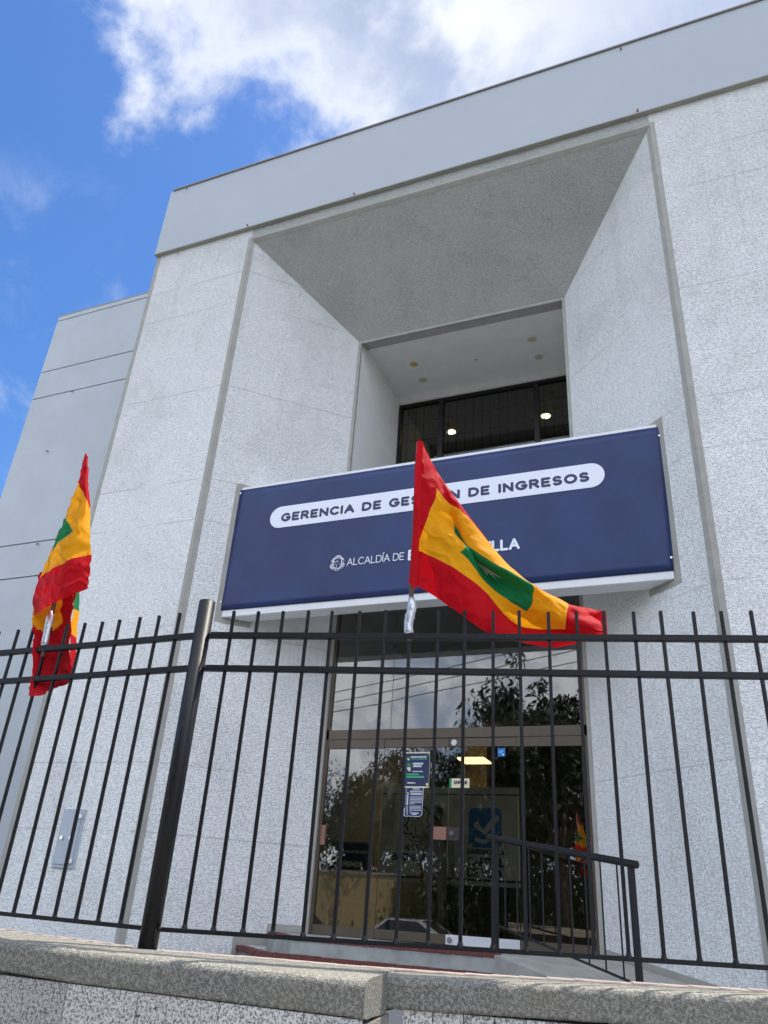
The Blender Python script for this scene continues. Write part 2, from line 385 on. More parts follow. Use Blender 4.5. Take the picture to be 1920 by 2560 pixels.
# ------------------------------------------------------------------ stroke lettering (round-ended strokes, as on the sign)
def arc(cx, cy, rx, ry, a0, a1, n=10): return [(cx+rx*math.cos(R(a0+(a1-a0)*i/n)), cy+ry*math.sin(R(a0+(a1-a0)*i/n))) for i in range(n+1)]
GL = {
 'A': (.78, [[(.0, 0), (.39, 1)], [(.39, 1), (.78, 0)], [(.16, .33), (.62, .33)]]),
 'B': (.62, [[(0, 0), (0, 1)], [(0, 1), (.3, 1)]+arc(.33, .76, .25, .24, 90, -90)[1:]+[(0, .52)], [(.3, .52)]+arc(.34, .26, .28, .26, 90, -90)+[(0, 0)]]),
 'C': (.72, [arc(.42, .5, .42, .5, 48, 312, 20)]),
 'D': (.74, [[(0, 0), (0, 1)], [(0, 1), (.3, 1)]+arc(.3, .5, .44, .5, 90, -90, 16)+[(0, 0)]]),
 'E': (.56, [[(0, 0), (0, 1)], [(0, 1), (.56, 1)], [(0, .5), (.48, .5)], [(0, 0), (.56, 0)]]),
 'F': (.54, [[(0, 0), (0, 1)], [(0, 1), (.54, 1)], [(0, .5), (.46, .5)]]),
 'G': (.80, [arc(.42, .5, .42, .5, 50, 350, 20)+[(.82, .46)], [(.5, .46), (.82, .46)]]),
 'H': (.68, [[(0, 0), (0, 1)], [(.68, 0), (.68, 1)], [(0, .5), (.68, .5)]]),
 'I': (.0, [[(0, 0), (0, 1)]]),
 'J': (.44, [[(.44, 1), (.44, .3)]+arc(.22, .25, .22, .25, 0, -170)]),
 'L': (.52, [[(0, 1), (0, 0)], [(0, 0), (.52, 0)]]),
 'M': (.9, [[(0, 0), (.08, 1)], [(.08, 1), (.45, .2)], [(.45, .2), (.82, 1)], [(.82, 1), (.9, 0)]]),
 'N': (.70, [[(0, 0), (0, 1)], [(0, 1), (.7, 0)], [(.7, 0), (.7, 1)]]),
 'O': (.86, [arc(.43, .5, .43, .5, 0, 360, 26)]),
 'P': (.58, [[(0, 0), (0, 1)], [(0, 1), (.3, 1)]+arc(.32, .73, .27, .27, 90, -90)+[(0, .46)]]),
 'Q': (.86, [arc(.43, .5, .43, .5, 0, 360, 26), [(.55, .25), (.82, -.05)]]),
 'R': (.64, [[(0, 0), (0, 1)], [(0, 1), (.3, 1)]+arc(.34, .74, .27, .26, 90, -90)+[(0, .48)], [(.3, .48), (.64, 0)]]),
 'S': (.58, [arc(.29, .75, .27, .25, 35, 180, 8)+arc(.29, .75, .27, .25, 180, 270, 6)[1:]+arc(.29, .25, .29, .25, 90, -145, 16)[1:]]),
 'T': (.64, [[(0, 1), (.64, 1)], [(.32, 1), (.32, 0)]]),
 'U': (.66, [[(0, 1), (0, .33)]+arc(.33, .33, .33, .33, 180, 360, 14)+[(.66, 1)]]),
 'V': (.74, [[(0, 1), (.37, 0)], [(.37, 0), (.74, 1)]]),
 'Z': (.6, [[(0, 1), (.6, 1)], [(.6, 1), (0, 0)], [(0, 0), (.6, 0)]]),
 '0': (.6, [arc(.3, .5, .3, .5, 0, 360, 22)]), '2': (.56, [arc(.28, .72, .28, .28, 160, -30, 12)+[(0, 0)], [(0, 0), (.56, 0)]]),
 '!': (.0, [[(0, .32), (0, 1)], [(0, .0), (0, .03)]]), '¡': (.0, [[(0, 0), (0, .68)], [(0, .97), (0, 1)]]),
}
GL['Í'] = (.0, [[(0, 0), (0, 1)], [(-.02, 1.16), (.14, 1.34)]])
GL['Ó'] = (.86, [arc(.43, .5, .43, .5, 0, 360, 26), [(.40, 1.16), (.58, 1.34)]])

def ribbon(mb, pts, wd, fn, lift):
    P = [Vector((p[0], p[1])) for p in pts]
    Q = [P[0]]
    for p in P[1:]:
        if (p-Q[-1]).length > 1e-5: Q.append(p)
    P = Q
    closed = len(P) > 3 and (P[0]-P[-1]).length < 1e-4
    n = len(P); L = []; Rr = []
    for i in range(n):
        if closed: a = P[i-1] if i else P[-2]; b = P[(i+1)] if i < n-1 else P[1]
        else: a = P[max(0, i-1)]; b = P[min(n-1, i+1)]
        t = (b-a).normalized(); nn = Vector((-t.y, t.x))
        L.append(P[i]+nn*wd); Rr.append(P[i]-nn*wd)
    vs = []; fs = []
    for i in range(n): vs += [fn(L[i], lift), fn(Rr[i], lift)]
    for i in range(n-1): fs.append((2*i, 2*i+1, 2*i+3, 2*i+2))
    if not closed:
        for (i, j) in ((0, 1), (n-1, n-2)):
            t = (P[i]-P[j]).normalized(); a0 = math.atan2(t.y, t.x)
            o = len(vs)
            ring = [P[i]+Vector((math.cos(a0-math.pi/2+math.pi*k/8), math.sin(a0-math.pi/2+math.pi*k/8)))*wd for k in range(9)]
            vs += [fn(q, lift) for q in ring]; fs.append(tuple(range(o, o+9)))
    mb.add(vs, fs)

def text_mb(txt, x0, x1, z0, h, wt, y, space=.5, gap=.30, lift=.0012, right=False, mb=None, vert=False, z1=None):
    """letters of cap height h from x0 to x1 at base height z0, on the plane y facing -Y"""
    mb = mb or MB()
    adv = []; xx = 0.0
    for ch in txt:
        if ch == ' ': xx += space; continue
        wch, st = GL[ch]; adv.append((ch, xx)); xx += wch+gap
    tot = xx-gap
    hh = h-2*wt
    kx = (x1-x0-2*wt)/tot
    step = 0
    for ch, a in adv:
        for i, st in enumerate(GL[ch][1]):
            pts = [((a+p[0])*kx, p[1]*hh) for p in st]
            if vert: fn = lambda q, l: (x0-wt-q.y, y-l, z0+wt+q.x)
            else: fn = lambda q, l: (x0+wt+q.x, y-l, z0+wt+q.y)
            ribbon(mb, pts, wt, fn, lift+i*.00025)
    return mb

# ================================================================== ground and street (the setting)
def sheet(name, x0, y0, x1, y1, z, mat):
    b = MB(); b.add([(x0, y0, z), (x1, y0, z), (x1, y1, z), (x0, y1, z)], [(0, 1, 2, 3)])
    return tag(b.build(name, M[mat]), kind='structure')
sheet('ground', -900, -900, 900, 900, -.16, 'earth')
b = MB(); b.box((-60, -2.6, -.15), (60, 2.5, 0)); tag(b.build('pavement', M['pave']), kind='structure')
sheet('road', -60, -10.2, 60, -2.6, -.13, 'asphalt')
b = MB(); b.box((-60, -13.2, -.15), (60, -10.2, 0)); tag(b.build('far_pavement', M['pave']), kind='structure')
b = MB()
for k in range(24): b.box((-58+k*5, -6.45, -.128), (-55.6+k*5, -6.33, -.126))
tag(b.build('road_marking', M['line']), kind='structure')
b = MB(); b.box((-16, 2.85, .1), (9, 9.4, .85)); tag(b.build('courtyard', M['pave']), kind='structure')

# ================================================================== the office building
bld = thing('office_building', 'pale roughcast two storey office building with deep splayed portal behind the fence', 'building', (-3.45, 9.0, .85))
Y0 = 9.0; YI = 10.62
XL, XR, ZT = -7.156, .249, 13.035          # outer corner of the portal
IL, IR, ZI = -5.43, -1.475, 11.335         # inner corner
k = (IL-XL)/(YI-Y0)
def spl(y): return XL+k*(y-Y0)             # left splay
def spr(y): return XR+(IR-XR)/(YI-Y0)*(y-Y0)
bk = 12.8
p = MB(); p.prism([(-9.36, Y0), (XL, Y0), (IL, YI), (IL, 17), (-9.36, 17)], .85, 13.35); p.build('pier', M['stucco'], bld)
p = MB(); p.prism([(XR, Y0), (8.5, Y0), (8.5, 17), (IR, 17), (IR, YI)], .85, 13.35); p.build('pier', M['stucco'], bld)
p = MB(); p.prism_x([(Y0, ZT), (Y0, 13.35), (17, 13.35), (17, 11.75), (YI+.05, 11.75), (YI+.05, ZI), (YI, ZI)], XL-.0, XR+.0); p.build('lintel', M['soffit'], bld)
p = MB(); p.box((-9.445, Y0-.004, .85), (-9.36, 17, 13.35)); p.build('corner_trim', M['trim'], bld)
# fascia with a sheet-metal drip edge and roof capping
f = MB(); f.box((-9.47, 8.93, 13.325), (8.6, 9.28, 15.15)); fo = f.build('fascia', M['fascia'], bld)
f = MB(); f.box((-9.48, 8.915, 13.30), (8.6, 9.2, 13.322)); f.build('drip_edge', M['trim'], fo)
f = MB(); f.box((-9.40, 8.90, 15.153), (8.6, 9.3, 15.185)); f.build('capping', M['coping'], fo)
for (x, z) in ((-9.05, 15.10), (-.03, 15.06), (.1, 13.36), (-4.95, 13.36), (-7.25, 13.36)):
    f = MB(); f.disc((x, 8.932, z), .014, (0, -1, 0), .05, 8); f.build('bolt', M['rust'], fo)
# roof slab behind the fascia
f = MB(); f.box((-9.3, 9.3, 13.36), (8.4, 17, 13.6)); f.build('roof', M['coping'], bld)
# trim round the outer edge of the portal (front leg and splay leg)
e = .004; tw = .075
tr = MB()
tr.prism([(XL-.07, Y0-e), (XL, Y0-e), (XL, Y0+.01), (XL-.07, Y0+.01)], .85, ZT+.07)
tr.prism([(XR, Y0-e), (XR+.075, Y0-e), (XR+.075, Y0+.01), (XR, Y0+.01)], .85, ZT+.07)
tr.box((XL, Y0-e, ZT), (XR, Y0+.01, ZT+.07))
sl = (Vector((IL-XL, YI-Y0, 0))).normalized(); sr = (Vector((IR-XR, YI-Y0, 0))).normalized()
nl = Vector((sl.y, -sl.x, 0)); nr = Vector((-sr.y, sr.x, 0))      # into the opening
def splay_strip(mb, side, t0, t1, z0, z1, proud=.004):
    """strip on a splay between distances t0..t1 from the outer corner and heights z0..z1 (numbers or pairs)"""
    s, n, o = (sl, nl, Vector((XL, Y0, 0))) if side < 0 else (sr, nr, Vector((XR, Y0, 0)))
    a = o+s*t0-n*.01; bb = o+s*t1-n*.01; c = o+s*t1+n*proud; d = o+s*t0+n*proud
    za = z0 if isinstance(z0, tuple) else (z0, z0); zb = z1 if isinstance(z1, tuple) else (z1, z1)
    mb.prism([a[:2], bb[:2], c[:2], d[:2]], [za[0], za[1], za[1], za[0]], [zb[0], zb[1], zb[1], zb[0]])
splay_strip(tr, -1, 0, tw, .85, ZT-.004); splay_strip(tr, 1, 0, tw, .85, ZT-.004)
sd_ = Vector((0, YI-Y0, ZI-ZT)); sdn = sd_.normalized(); nd = Vector((0, sdn.z, -sdn.y))
a = Vector((XL, Y0, ZT)); tr.obox(a+nd*e, (XR-XL, 0, 0), sdn*tw, -nd*.012)
tr.build('portal_trim', M['trim'], bld)
# inner edge trim
tr = MB()
tr.box((IL-.004, YI-.006, 1.225), (IL+.055, YI+.05, ZI-.0)); tr.box((IR-.052, YI-.006, 1.225), (IR-.0, YI+.05, ZI))
tr.box((IL+.055, YI-.006, ZI-.055), (IR-.052, YI+.05, ZI+.0))
tr.build('inner_trim', M['trim'], bld)
# loggia behind the portal
lg = MB(); lg.box((IL-.2, YI+.05, 6.2), (IL+.03, bk+.2, 11.6)); lg.build('loggia_wall', M['ceil'], bld)
lg = MB(); lg.box((IR-.03, YI+.05, 6.2), (IR+.2, bk+.2, 11.6)); lg.build('loggia_wall', M['ceil'], bld)
lc = MB(); lc.box((IL+.03, YI+.30, 11.40), (IR-.03, bk+.1, 11.7))
lco = lc.build('loggia_ceiling', M['ceil'], bld)
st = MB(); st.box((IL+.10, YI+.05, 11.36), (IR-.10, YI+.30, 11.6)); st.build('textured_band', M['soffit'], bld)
for x_ in (IL+.03, IR-.10):
    st = MB(); st.box((x_, YI+.05, 11.35), (x_+.07, YI+.30, 11.6)); st.build('band_trim', M['trim'], bld)
st = MB(); st.box((IL+.03, bk-.10, 11.26), (IR-.03, bk+.1, 11.398)); st.build('rear_beam', M['ceil'], bld)
for i, (x, y) in enumerate(((-4.675, 11.653), (-4.674, 12.202), (-2.274, 11.622), (-2.258, 12.18))):
    d = MB(); d.tube([(x, y, 11.399), (x, y, 11.388)], [.105, .098], 24)
    do = d.build('downlight', M['signbox'], lco)
    d = MB(); d.disc((x, y, 11.3885), .076, (0, 0, -1), .006, 24); d.build('lens', M['lampy' if i == 0 else 'lampoff'], do)
d = MB(); d.disc((-3.45, 11.9, 11.40), .018, (0, 0, -1), .004, 10); d.build('ceiling_hook', M['dark'], lco)
lg = MB(); lg.box((IL, YI+.04, 6.0), (IR, bk+.2, 6.3)); lg.build('loggia_floor', M['concrete'], bld)
# upper window
wf = MB(); wx0, wx1, wz0, wz1 = IL+.03, IR-.03, 6.3, 11.26
wy = bk
wf.box((wx0, wy-.05, wz1-.07), (wx1, wy+.05, wz1)); wf.box((wx0, wy-.05, wz0), (wx1, wy+.05, wz0+.07))
for x in (wx0+.02, -4.449, -2.452, wx1-.02): wf.box((x-.05, wy-.06, wz0+.07), (x+.05, wy+.06, wz1-.07))
wfo = wf.build('upper_window', M['bronze'], bld)
for (a_, b_) in ((wx0+.07, -4.50), (-4.40, -2.50), (-2.40, wx1-.07)):
    g = MB(); g.box((a_, wy-.004, wz0+.07), (b_, wy+.004, wz1-.07)); g.build('pane', M['upglass'], wfo)
gr = MB()
x = wx0+.16
while x < wx1-.05:
    gr.box((x-.010, wy+.09, wz0), (x+.010, wy+.104, wz1-.05)); x += .182
z = wz1-.40
while z > wz0: gr.box((wx0, wy+.104, z-.011), (wx1, wy+.112, z+.011)); z -= .46
gr.build('security_grille', M['metal'], wfo)
# upper room
rm = MB()
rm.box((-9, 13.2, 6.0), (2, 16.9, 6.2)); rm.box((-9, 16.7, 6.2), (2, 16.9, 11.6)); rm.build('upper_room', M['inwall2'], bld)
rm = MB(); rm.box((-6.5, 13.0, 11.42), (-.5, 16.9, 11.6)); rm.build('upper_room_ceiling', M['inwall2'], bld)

# ------------------------------------------------------------------ entrance
gy = 10.70
en = MB(); ex0, ex1 = IL+.055, IR-.052
en.box((ex0, gy-.04, 3.79), (ex1, gy+.05, 3.925))
for x in (ex0+.02, ex1-.02): en.box((x-.02, gy-.04, 1.225), (x+.02, gy+.05, 5.95))
en.box((ex0+.04, gy-.04, 5.88), (ex1-.04, gy+.05, 5.98))
eno = en.build('entrance_frame', M['bronzel'], bld)
for (a_, b_) in ((ex0+.04, -4.43), (-2.482, ex1-.04)):
    for (z0_, z1_) in ((1.226, 1.345), (3.66, 3.786)):
        en = MB(); en.box((a_, gy-.03, z0_), (b_, gy+.04, z1_)); en.build('sidelight_rail', M['bronzel'], eno)
for (a_, b_, z0_, z1_) in ((ex0+.04, -4.432, 1.345, 3.66), (-2.48, ex1-.04, 1.345, 3.66)):
    g = MB(); g.box((a_, gy-.004, z0_), (b_, gy+.004, z1_)); g.build('sidelight_pane', M['glass'], eno)
for (a_, b_) in ((ex0+.04, -4.36), (-4.353, -2.53), (-2.523, ex1-.04)):
    g = MB(); g.box((a_, gy-.004, 3.925), (b_, gy+.004, 5.88)); g.build('transom_pane', M['glass'], eno)
for side, (a_, b_) in enumerate(((-4.424, -3.452), (-3.442, -2.488))):
    g = MB(); g.box((a_, gy-.0045, 1.345), (b_, gy+.0035, 3.665)); do = g.build('door', M['glass'], bld)
    dn = MB(); dn.box((a_, gy-.025, 3.665), (b_, gy+.025, 3.78)); dn.build('top_rail', M['bronzel'], do)
    if side == 0: dn = MB(); dn.box((a_, gy-.025, 1.235), (b_, gy+.025, 1.345)); dn.build('bottom_rail', M['bronzel'], do)
    if side == 1:
        g = MB(); g.box((a_, gy-.028, 1.235), (b_, gy+.028, 1.345)); g.build('kick_plate', M['steel'], do)
        g = MB(); g.disc((-3.385, gy-.028, 1.285), .035, (0, -1, 0), .012, 18); g.build('floor_lock', M['chrome'], do)
        g = MB(); g.box((-3.452, gy-.03, 2.455), (-3.285, gy+.03, 2.615)); g.build('lock_plate', M['darkplate'], do)
        g = MB(); g.disc((-3.385, gy-.03, 2.535), .034, (0, -1, 0), .02, 18); g.disc((-3.385, gy-.05, 2.535), .014, (0, -1, 0), .012, 10); g.build('lock_cylinder', M['chrome'], do)
        g = MB(); g.disc((-3.372, gy-.025, 3.72), .042, (0, -1, 0), .012, 18); g.build('top_lock', M['chrome'], do)
    else:
        g = MB(); g.box((-3.69, gy-.03, 2.455), (-3.462, gy+.03, 2.615)); g.build('lock_plate', M['rust'], do)
g = MB(); g.box((ex0+.04, gy-.028, 2.34), (ex0+.11, gy+.02, 2.60)); g.build('copper_plate', M['rust'], eno)
# lobby
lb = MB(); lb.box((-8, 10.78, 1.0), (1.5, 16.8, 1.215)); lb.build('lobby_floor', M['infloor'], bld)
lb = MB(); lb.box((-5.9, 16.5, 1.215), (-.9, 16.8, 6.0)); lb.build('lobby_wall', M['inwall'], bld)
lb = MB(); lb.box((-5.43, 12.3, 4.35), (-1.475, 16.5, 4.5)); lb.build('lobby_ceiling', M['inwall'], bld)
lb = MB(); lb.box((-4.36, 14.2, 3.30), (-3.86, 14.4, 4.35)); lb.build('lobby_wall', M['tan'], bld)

# ------------------------------------------------------------------ side wing
wing = thing('side_wing', 'smooth grey wing with dark horizontal grooves, left of the roughcast block', 'building', (-11.5, 10.5, .85))
WY = 10.5; levels = [.85, 5.44, 6.21, 10.035, 10.81, 12.385-.0, 13.98]
zs = [.85, 7.245, 8.06, 11.815, 12.63, 13.96, 14.13]
# groove heights measured on the wall
zs = [.85, 5.44+1.6, 6.21+1.6, 10.035+1.6, 10.81+1.6, 12.385+1.6, 14.13]
for i in range(len(zs)-1):
    q = MB(); q.box((-13.735, WY, zs[i]+(.014 if i else 0)), (-9.3, 17, zs[i+1]-(.014 if i < 5 else 0))); q.build('wall_panel', M['smooth'], wing)
q = MB(); q.box((-13.70, WY+.05, .86), (-9.31, 16.9, 14.0)); q.build('groove_backing', M['dark'], wing)
q = MB(); q.box((-13.75, WY-.01, 14.132), (-9.3, 17.05, 14.15)); q.build('capping', M['trim'], wing)
for (x, z) in ((-12.5, 11.60), (-12.72, 10.05), (-12.2, 7.75)):
    q = MB(); q.tube([(x, WY, z), (x, WY-.05, z-.01), (x+.02, WY-.07, z-.05)], .012, 6); q.build('wall_hook', M['rust'], wing)

# meter box on the left pier
mb_ = thing('meter_box', 'grey steel meter box set low into the roughcast wall left of the post', 'meter box', (-8.305, 9.0, 1.82))
q = MB(); q.box((-8.50, 8.975, 1.815), (-8.115, 9.02, 2.56)); q.build('frame', M['box'], mb_, bevel=.004)
q = MB(); q.box((-8.462, 8.962, 1.86), (-8.152, 8.974, 2.515)); dr = q.build('door', M['box'], mb_, bevel=.003)
q = MB(); q.disc((-8.40, 8.962, 2.19), .026, (0, -1, 0), .03, 14); q.build('knob', M['chrome'], dr)
q = MB(); q.disc((-8.25, 8.962, 2.19), .022, (0, -1, 0), .022, 14); q.build('lock', M['chrome'], dr)
for z in (1.88, 2.44):
    q = MB(); q.box((-8.225, 8.945, z), (-8.14, 8.962, z+.05)); q.build('hinge', M['steel'], dr)

# ================================================================== the sign box across the portal
sg = thing('sign_box', 'white box sign with navy banner and white lettering across the portal above the doors', 'sign', (-3.45, 9.4, 5.385))
sf, sb = 9.40, 9.69
q = MB(); q.prism([(spl(sf)+.02, sf), (spr(sf)-.02, sf), (spr(sb)-.02, sb), (spl(sb)+.02, sb)], 5.385, 7.64); q.build('box', M['signbox'], sg, bevel=.004)
q = MB(); nx = 60; vs = []; fs = []
bx0t, bx0b, bx1t, bx1b, bz0, bz1 = -6.742, -6.79, -.135, -.196, 5.49, 7.588
for j in range(21):
    v_ = j/20
    for i in range(nx+1):
        u_ = i/nx; x = (bx0b+(bx0t-bx0b)*v_)*(1-u_)+(bx1b+(bx1t-bx1b)*v_)*u_; z = bz0+(bz1-bz0)*v_
        dpt = .004*noise.noise(Vector((x*1.1, z*1.6, 3)))*min(1, 9*min(u_, 1-u_, v_, 1-v_)+.15)
        cr = max(0, 1-math.hypot((x-bx1b)*1.1, (z-bz0)*1.0)/.35)+max(0, 1-math.hypot((x-bx1t)*1.1, z-bz1)/.25)
        dpt += .008*cr*math.sin(38*((x-bx1b)*.6+(z-bz0)))
        vs.append((x, sf-.012-dpt, z))
for j in range(20):
    for i in range(nx): a_ = j*(nx+1)+i; fs.append((a_, a_+1, a_+nx+2, a_+nx+1))
edge_ = [i for i in range(nx+1)]
q.add(vs, fs)
# turned-back hem so that the banner has thickness
o_ = len(q.v); ring = [j*(nx+1) for j in range(21)][::-1]+[i for i in range(1, nx+1)]+[j*(nx+1)+nx for j in range(1, 21)]+[20*(nx+1)+i for i in range(nx-1, 0, -1)]
vs2 = [(vs[i][0], sf-.001, vs[i][2]) for i in ring]
q.v += [Vector(t) for t in vs2]
for i in range(len(ring)):
    j = (i+1) % len(ring); q.f.append([ring[i], ring[j], o_+j, o_+i]); q.mi.append(0)
ban = q.build('banner', M['vinyl'], sg, smooth=True)
ty = sf-.020
q = MB(); pts = [(-5.886, 0)]; r_ = .187; zc = 6.976
poly = [(-5.89+r_*math.cos(R(t)), zc+r_*math.sin(R(t))) for t in range(90, 271, 9)]+[(-1.105+r_*math.cos(R(t)), zc+r_*math.sin(R(t))) for t in range(-90, 91, 9)]
q.add([(a_, ty, z) for a_, z in poly]+[(a_, ty+.004, z) for a_, z in poly], [tuple(range(len(poly)))]+[(i, (i+1) % len(poly), len(poly)+(i+1) % len(poly), len(poly)+i) for i in range(len(poly))])
q.build('white_band', M['white'], ban)
t_ = text_mb('GERENCIA DE GESTIÓN DE INGRESOS', -5.875, -1.123, 6.885, .152, .0205, ty-.001, space=.62, gap=.40)
t_.build('lettering', M['navy'], ban)
t_ = text_mb('ALCALDÍA DE', -4.655, -3.757, 6.012, .118, .0062, ty, space=.36, gap=.20)
t_.build('lettering', M['white'], ban)
t_ = text_mb('BARRANQUILLA', -3.70, -2.093, 5.992, .168, .0185, ty, space=.4, gap=.30); t_.build('lettering', M['white'], ban)
t_ = MB()
CT = [[(-4.810,6.171),(-4.839,6.164),(-4.869,6.146),(-4.891,6.122),(-4.894,6.104)],
[(-4.877,6.123),(-4.869,6.101),(-4.875,6.076),(-4.882,6.058)],
[(-4.873,6.021),(-4.884,6.053),(-4.905,6.050),(-4.912,6.027),(-4.898,6.008),(-4.868,5.997),(-4.847,6.005)],
[(-4.847,6.005),(-4.831,5.975),(-4.809,5.991),(-4.789,5.973),(-4.770,6.002),(-4.744,6.005),(-4.717,6.023),(-4.708,6.043),(-4.725,6.060),(-4.742,6.044),(-4.751,6.024)],
[(-4.739,6.067),(-4.744,6.093),(-4.741,6.119),(-4.723,6.125)],
[(-4.798,6.180),(-4.775,6.167),(-4.749,6.146),(-4.723,6.122)],
[(-4.814,6.180),(-4.807,6.166)]]
CN = [[(-4.860,6.135),(-4.832,6.147),(-4.797,6.147),(-4.759,6.134)],
[(-4.857,6.100),(-4.812,6.103)],
[(-4.856,6.042),(-4.839,6.059)],
[(-4.844,6.078),(-4.830,6.076)],
[(-4.820,6.052),(-4.820,5.997)],
[(-4.782,6.071),(-4.769,6.044)],
[(-4.808,6.121),(-4.805,6.087)],
[(-4.802,6.201),(-4.836,6.190),(-4.868,6.159),(-4.905,6.131),(-4.912,6.106),(-4.893,6.088),(-4.901,6.068),(-4.926,6.047),(-4.928,6.026),(-4.907,5.996),(-4.863,5.975),(-4.840,5.958),(-4.776,5.956),(-4.762,5.976),(-4.726,5.985),(-4.695,6.018),(-4.694,6.049),(-4.719,6.075),(-4.706,6.102),(-4.711,6.129),(-4.754,6.168),(-4.766,6.188),(-4.802,6.201)]]
for i, st_ in enumerate(CT): ribbon(t_, st_, .0075, lambda q, l: (q.x, ty-l, q.y), .002+i*.0003)
for i, st_ in enumerate(CN): ribbon(t_, st_, .0028, lambda q, l: (q.x, ty-l, q.y), .0012+i*.0001)
t_.build('crest', M['white'], ban)
for (x, z) in ((-6.71, 7.52), (-6.75, 5.63), (-.175, 7.44), (-.205, 5.66)):
    q = MB(); q.disc((x, ty+.004, z), .014, (0, -1, 0), .012, 10); q.build('screw', M['chrome'], ban)
# beige strips where the box meets the splays
tl = (sf-Y0)/sl.y; tb_ = (sb-Y0)/sl.y
for side in (-1, 1):
    tb = MB()
    splay_strip(tb, side, tl-.085, tl+.01, 5.31, 7.71, .006)
    splay_strip(tb, side, tl+.01, tb_+.05, 5.30, 5.384, .006)
    splay_strip(tb, side, tl+.01, tb_+.02, 7.641, 7.71, .006)
    tb.build('edge_trim', M['trim'], bld)

# ================================================================== steps, ramp, handrail
stp = thing('entrance_steps', 'two concrete steps edged with red painted brick leading to the glass doors', 'steps', (-4.2, 9.4, .85))
low = [(-6.09+.0, 10.02), (-5.2, 9.13), (-2.43, 9.13), (-2.43, 9.7), (-5.0, 9.9)]
q = MB(); q.prism([(-6.06, 10.04), (-5.17, 9.15), (-2.43, 9.15), (-2.43, 9.58), (-5.05, 9.58), (-5.70, 10.25)], .85, 1.0); q.build('lower_step', M['concrete'], stp)
q = MB(); q.prism([(-5.78, 10.28), (-5.06, 9.60), (-2.43, 9.60), (-2.0, 9.66), (-1.31, 10.43), (-1.5, 10.6), (-1.5, 10.78), (-5.40, 10.78), (-5.40, 10.62)], .85, 1.222); q.build('landing', M['concrete'], stp)
def bricks(a, b_, z0, z1, dep, n):
    mbk = MB(); a = Vector((a[0], a[1], 0)); b_ = Vector((b_[0], b_[1], 0)); L = (b_-a).length; t = (b_-a)/L; nn = Vector((-t.y, t.x, 0))
    wd = L/n
    for i in range(n):
        g = .007; dz = random.uniform(-.004, .003); dy = random.uniform(-.006, .004)
        p_ = a+t*(wd*i+g/2)+nn*dy
        mbk.obox((p_.x, p_.y, z0), t*(wd-g), nn*dep, (0, 0, z1-z0+dz))
    return mbk
def mortar(a, b_, z0, z1, dep):
    mbk = MB(); a = Vector((a[0], a[1], 0)); b_ = Vector((b_[0], b_[1], 0)); t = (b_-a).normalized(); nn = Vector((-t.y, t.x, 0))
    mbk.obox((a+nn*.008)+Vector((0, 0, z0)), (b_-a), nn*(dep-.01), (0, 0, z1-z0)); return mbk
for (a_, b_, z0_, z1_, n) in (((-6.09, 10.02), (-5.2, 9.13), 1.0, 1.057, 8), ((-5.2, 9.13), (-2.43, 9.13), 1.0, 1.055, 15)):
    bricks(a_, b_, z0_, z1_, .13, n).build('brick_edge', M['brick'], stp, bevel=.004)
    mortar(a_, b_, z0_, z1_-.012, .11).build('mortar', M['concrete'], stp)
for (a_, b_, n) in (((-5.82, 10.30), (-5.07, 9.585), 7), ((-5.07, 9.585), (-2.45, 9.585), 14)):
    bricks(a_, b_, 1.1815, 1.228, .13, n).build('brick_edge', M['brick'], stp, bevel=.004)
# skirting on the left splay
q = MB()
L_ = (YI-Y0)/sl.y
splay_strip(q, -1, tw+.001, L_*.62, .85, .95, .012); splay_strip(q, -1, L_*.60, L_*.66, .95, 1.16, .013); splay_strip(q, -1, L_*.66, L_*.80, 1.07, 1.16, .012); splay_strip(q, -1, L_*.785, L_*.83, 1.16, 1.32, .013); splay_strip(q, -1, L_*.83, L_-.004, 1.23, 1.32, .012)
q.build('skirting', M['trim'], bld)
rd = Vector((.74, -.673, 0)).normalized(); A_ = Vector((-2.42, 9.2, 0)); B_ = Vector((-1.315, 10.425, 0)); LR = 3.0; drop = .145
ramp = MB()
A2 = A_+rd*LR; B2 = B_+rd*LR
ramp.prism([A_[:2], A2[:2], B2[:2], B_[:2]], .80, [1.224, 1.224-drop*LR*.86, 1.224-drop*LR*.86, 1.224])
rp = tag(ramp.build('access_ramp', M['ramp'], loc=(-1.0, 9.0, .85)), 'grey concrete access ramp sloping down to the right from the doors', 'ramp')
sk = MB()
LRs = L_-.01
splay_strip(sk, 1, .35, LRs, (1.224-drop*.86*(LRs-.35)+.0, 1.226), (1.224-drop*.86*(LRs-.35)+.10, 1.325), .012)
sk.build('skirting', M['trim'], bld)
hr = thing('handrail', 'black pipe handrail with thin balusters beside the ramp, right of the doors', 'handrail', (-2.58, 9.9, 1.224))
H1 = Vector((-2.58, 9.9, 0)); H2 = Vector((-.86, 8.33, 0)); hd = (H2-H1); HL = hd.length; ht = hd/HL
def hp(s, z): v = H1+ht*s; return (v.x, v.y, z)
zt = lambda s: 2.425-(2.425-2.11)*s/HL
zb2 = lambda s: 1.50-.165*s
q = MB(); q.tube([hp(-.16, zt(-.16)), hp(HL+.07, zt(HL+.07))], .036, 16); q.build('top_rail', M['metal'], hr)
for s_, z0_ in ((0, 1.22), (HL, .82)):
    q = MB(); q.obox(Vector(hp(s_-.024, z0_))+Vector((-.024, 0, 0)), ht*.048, Vector((ht.y*-.048, ht.x*.048, 0)), (0, 0, zt(s_)-.03-z0_)); q.build('post', M['metal'], hr)
q = MB(); q.tube([hp(.02, zb2(.02)), hp(HL-.02, zb2(HL-.02))], .013, 8); q.build('bottom_rail', M['metal'], hr)
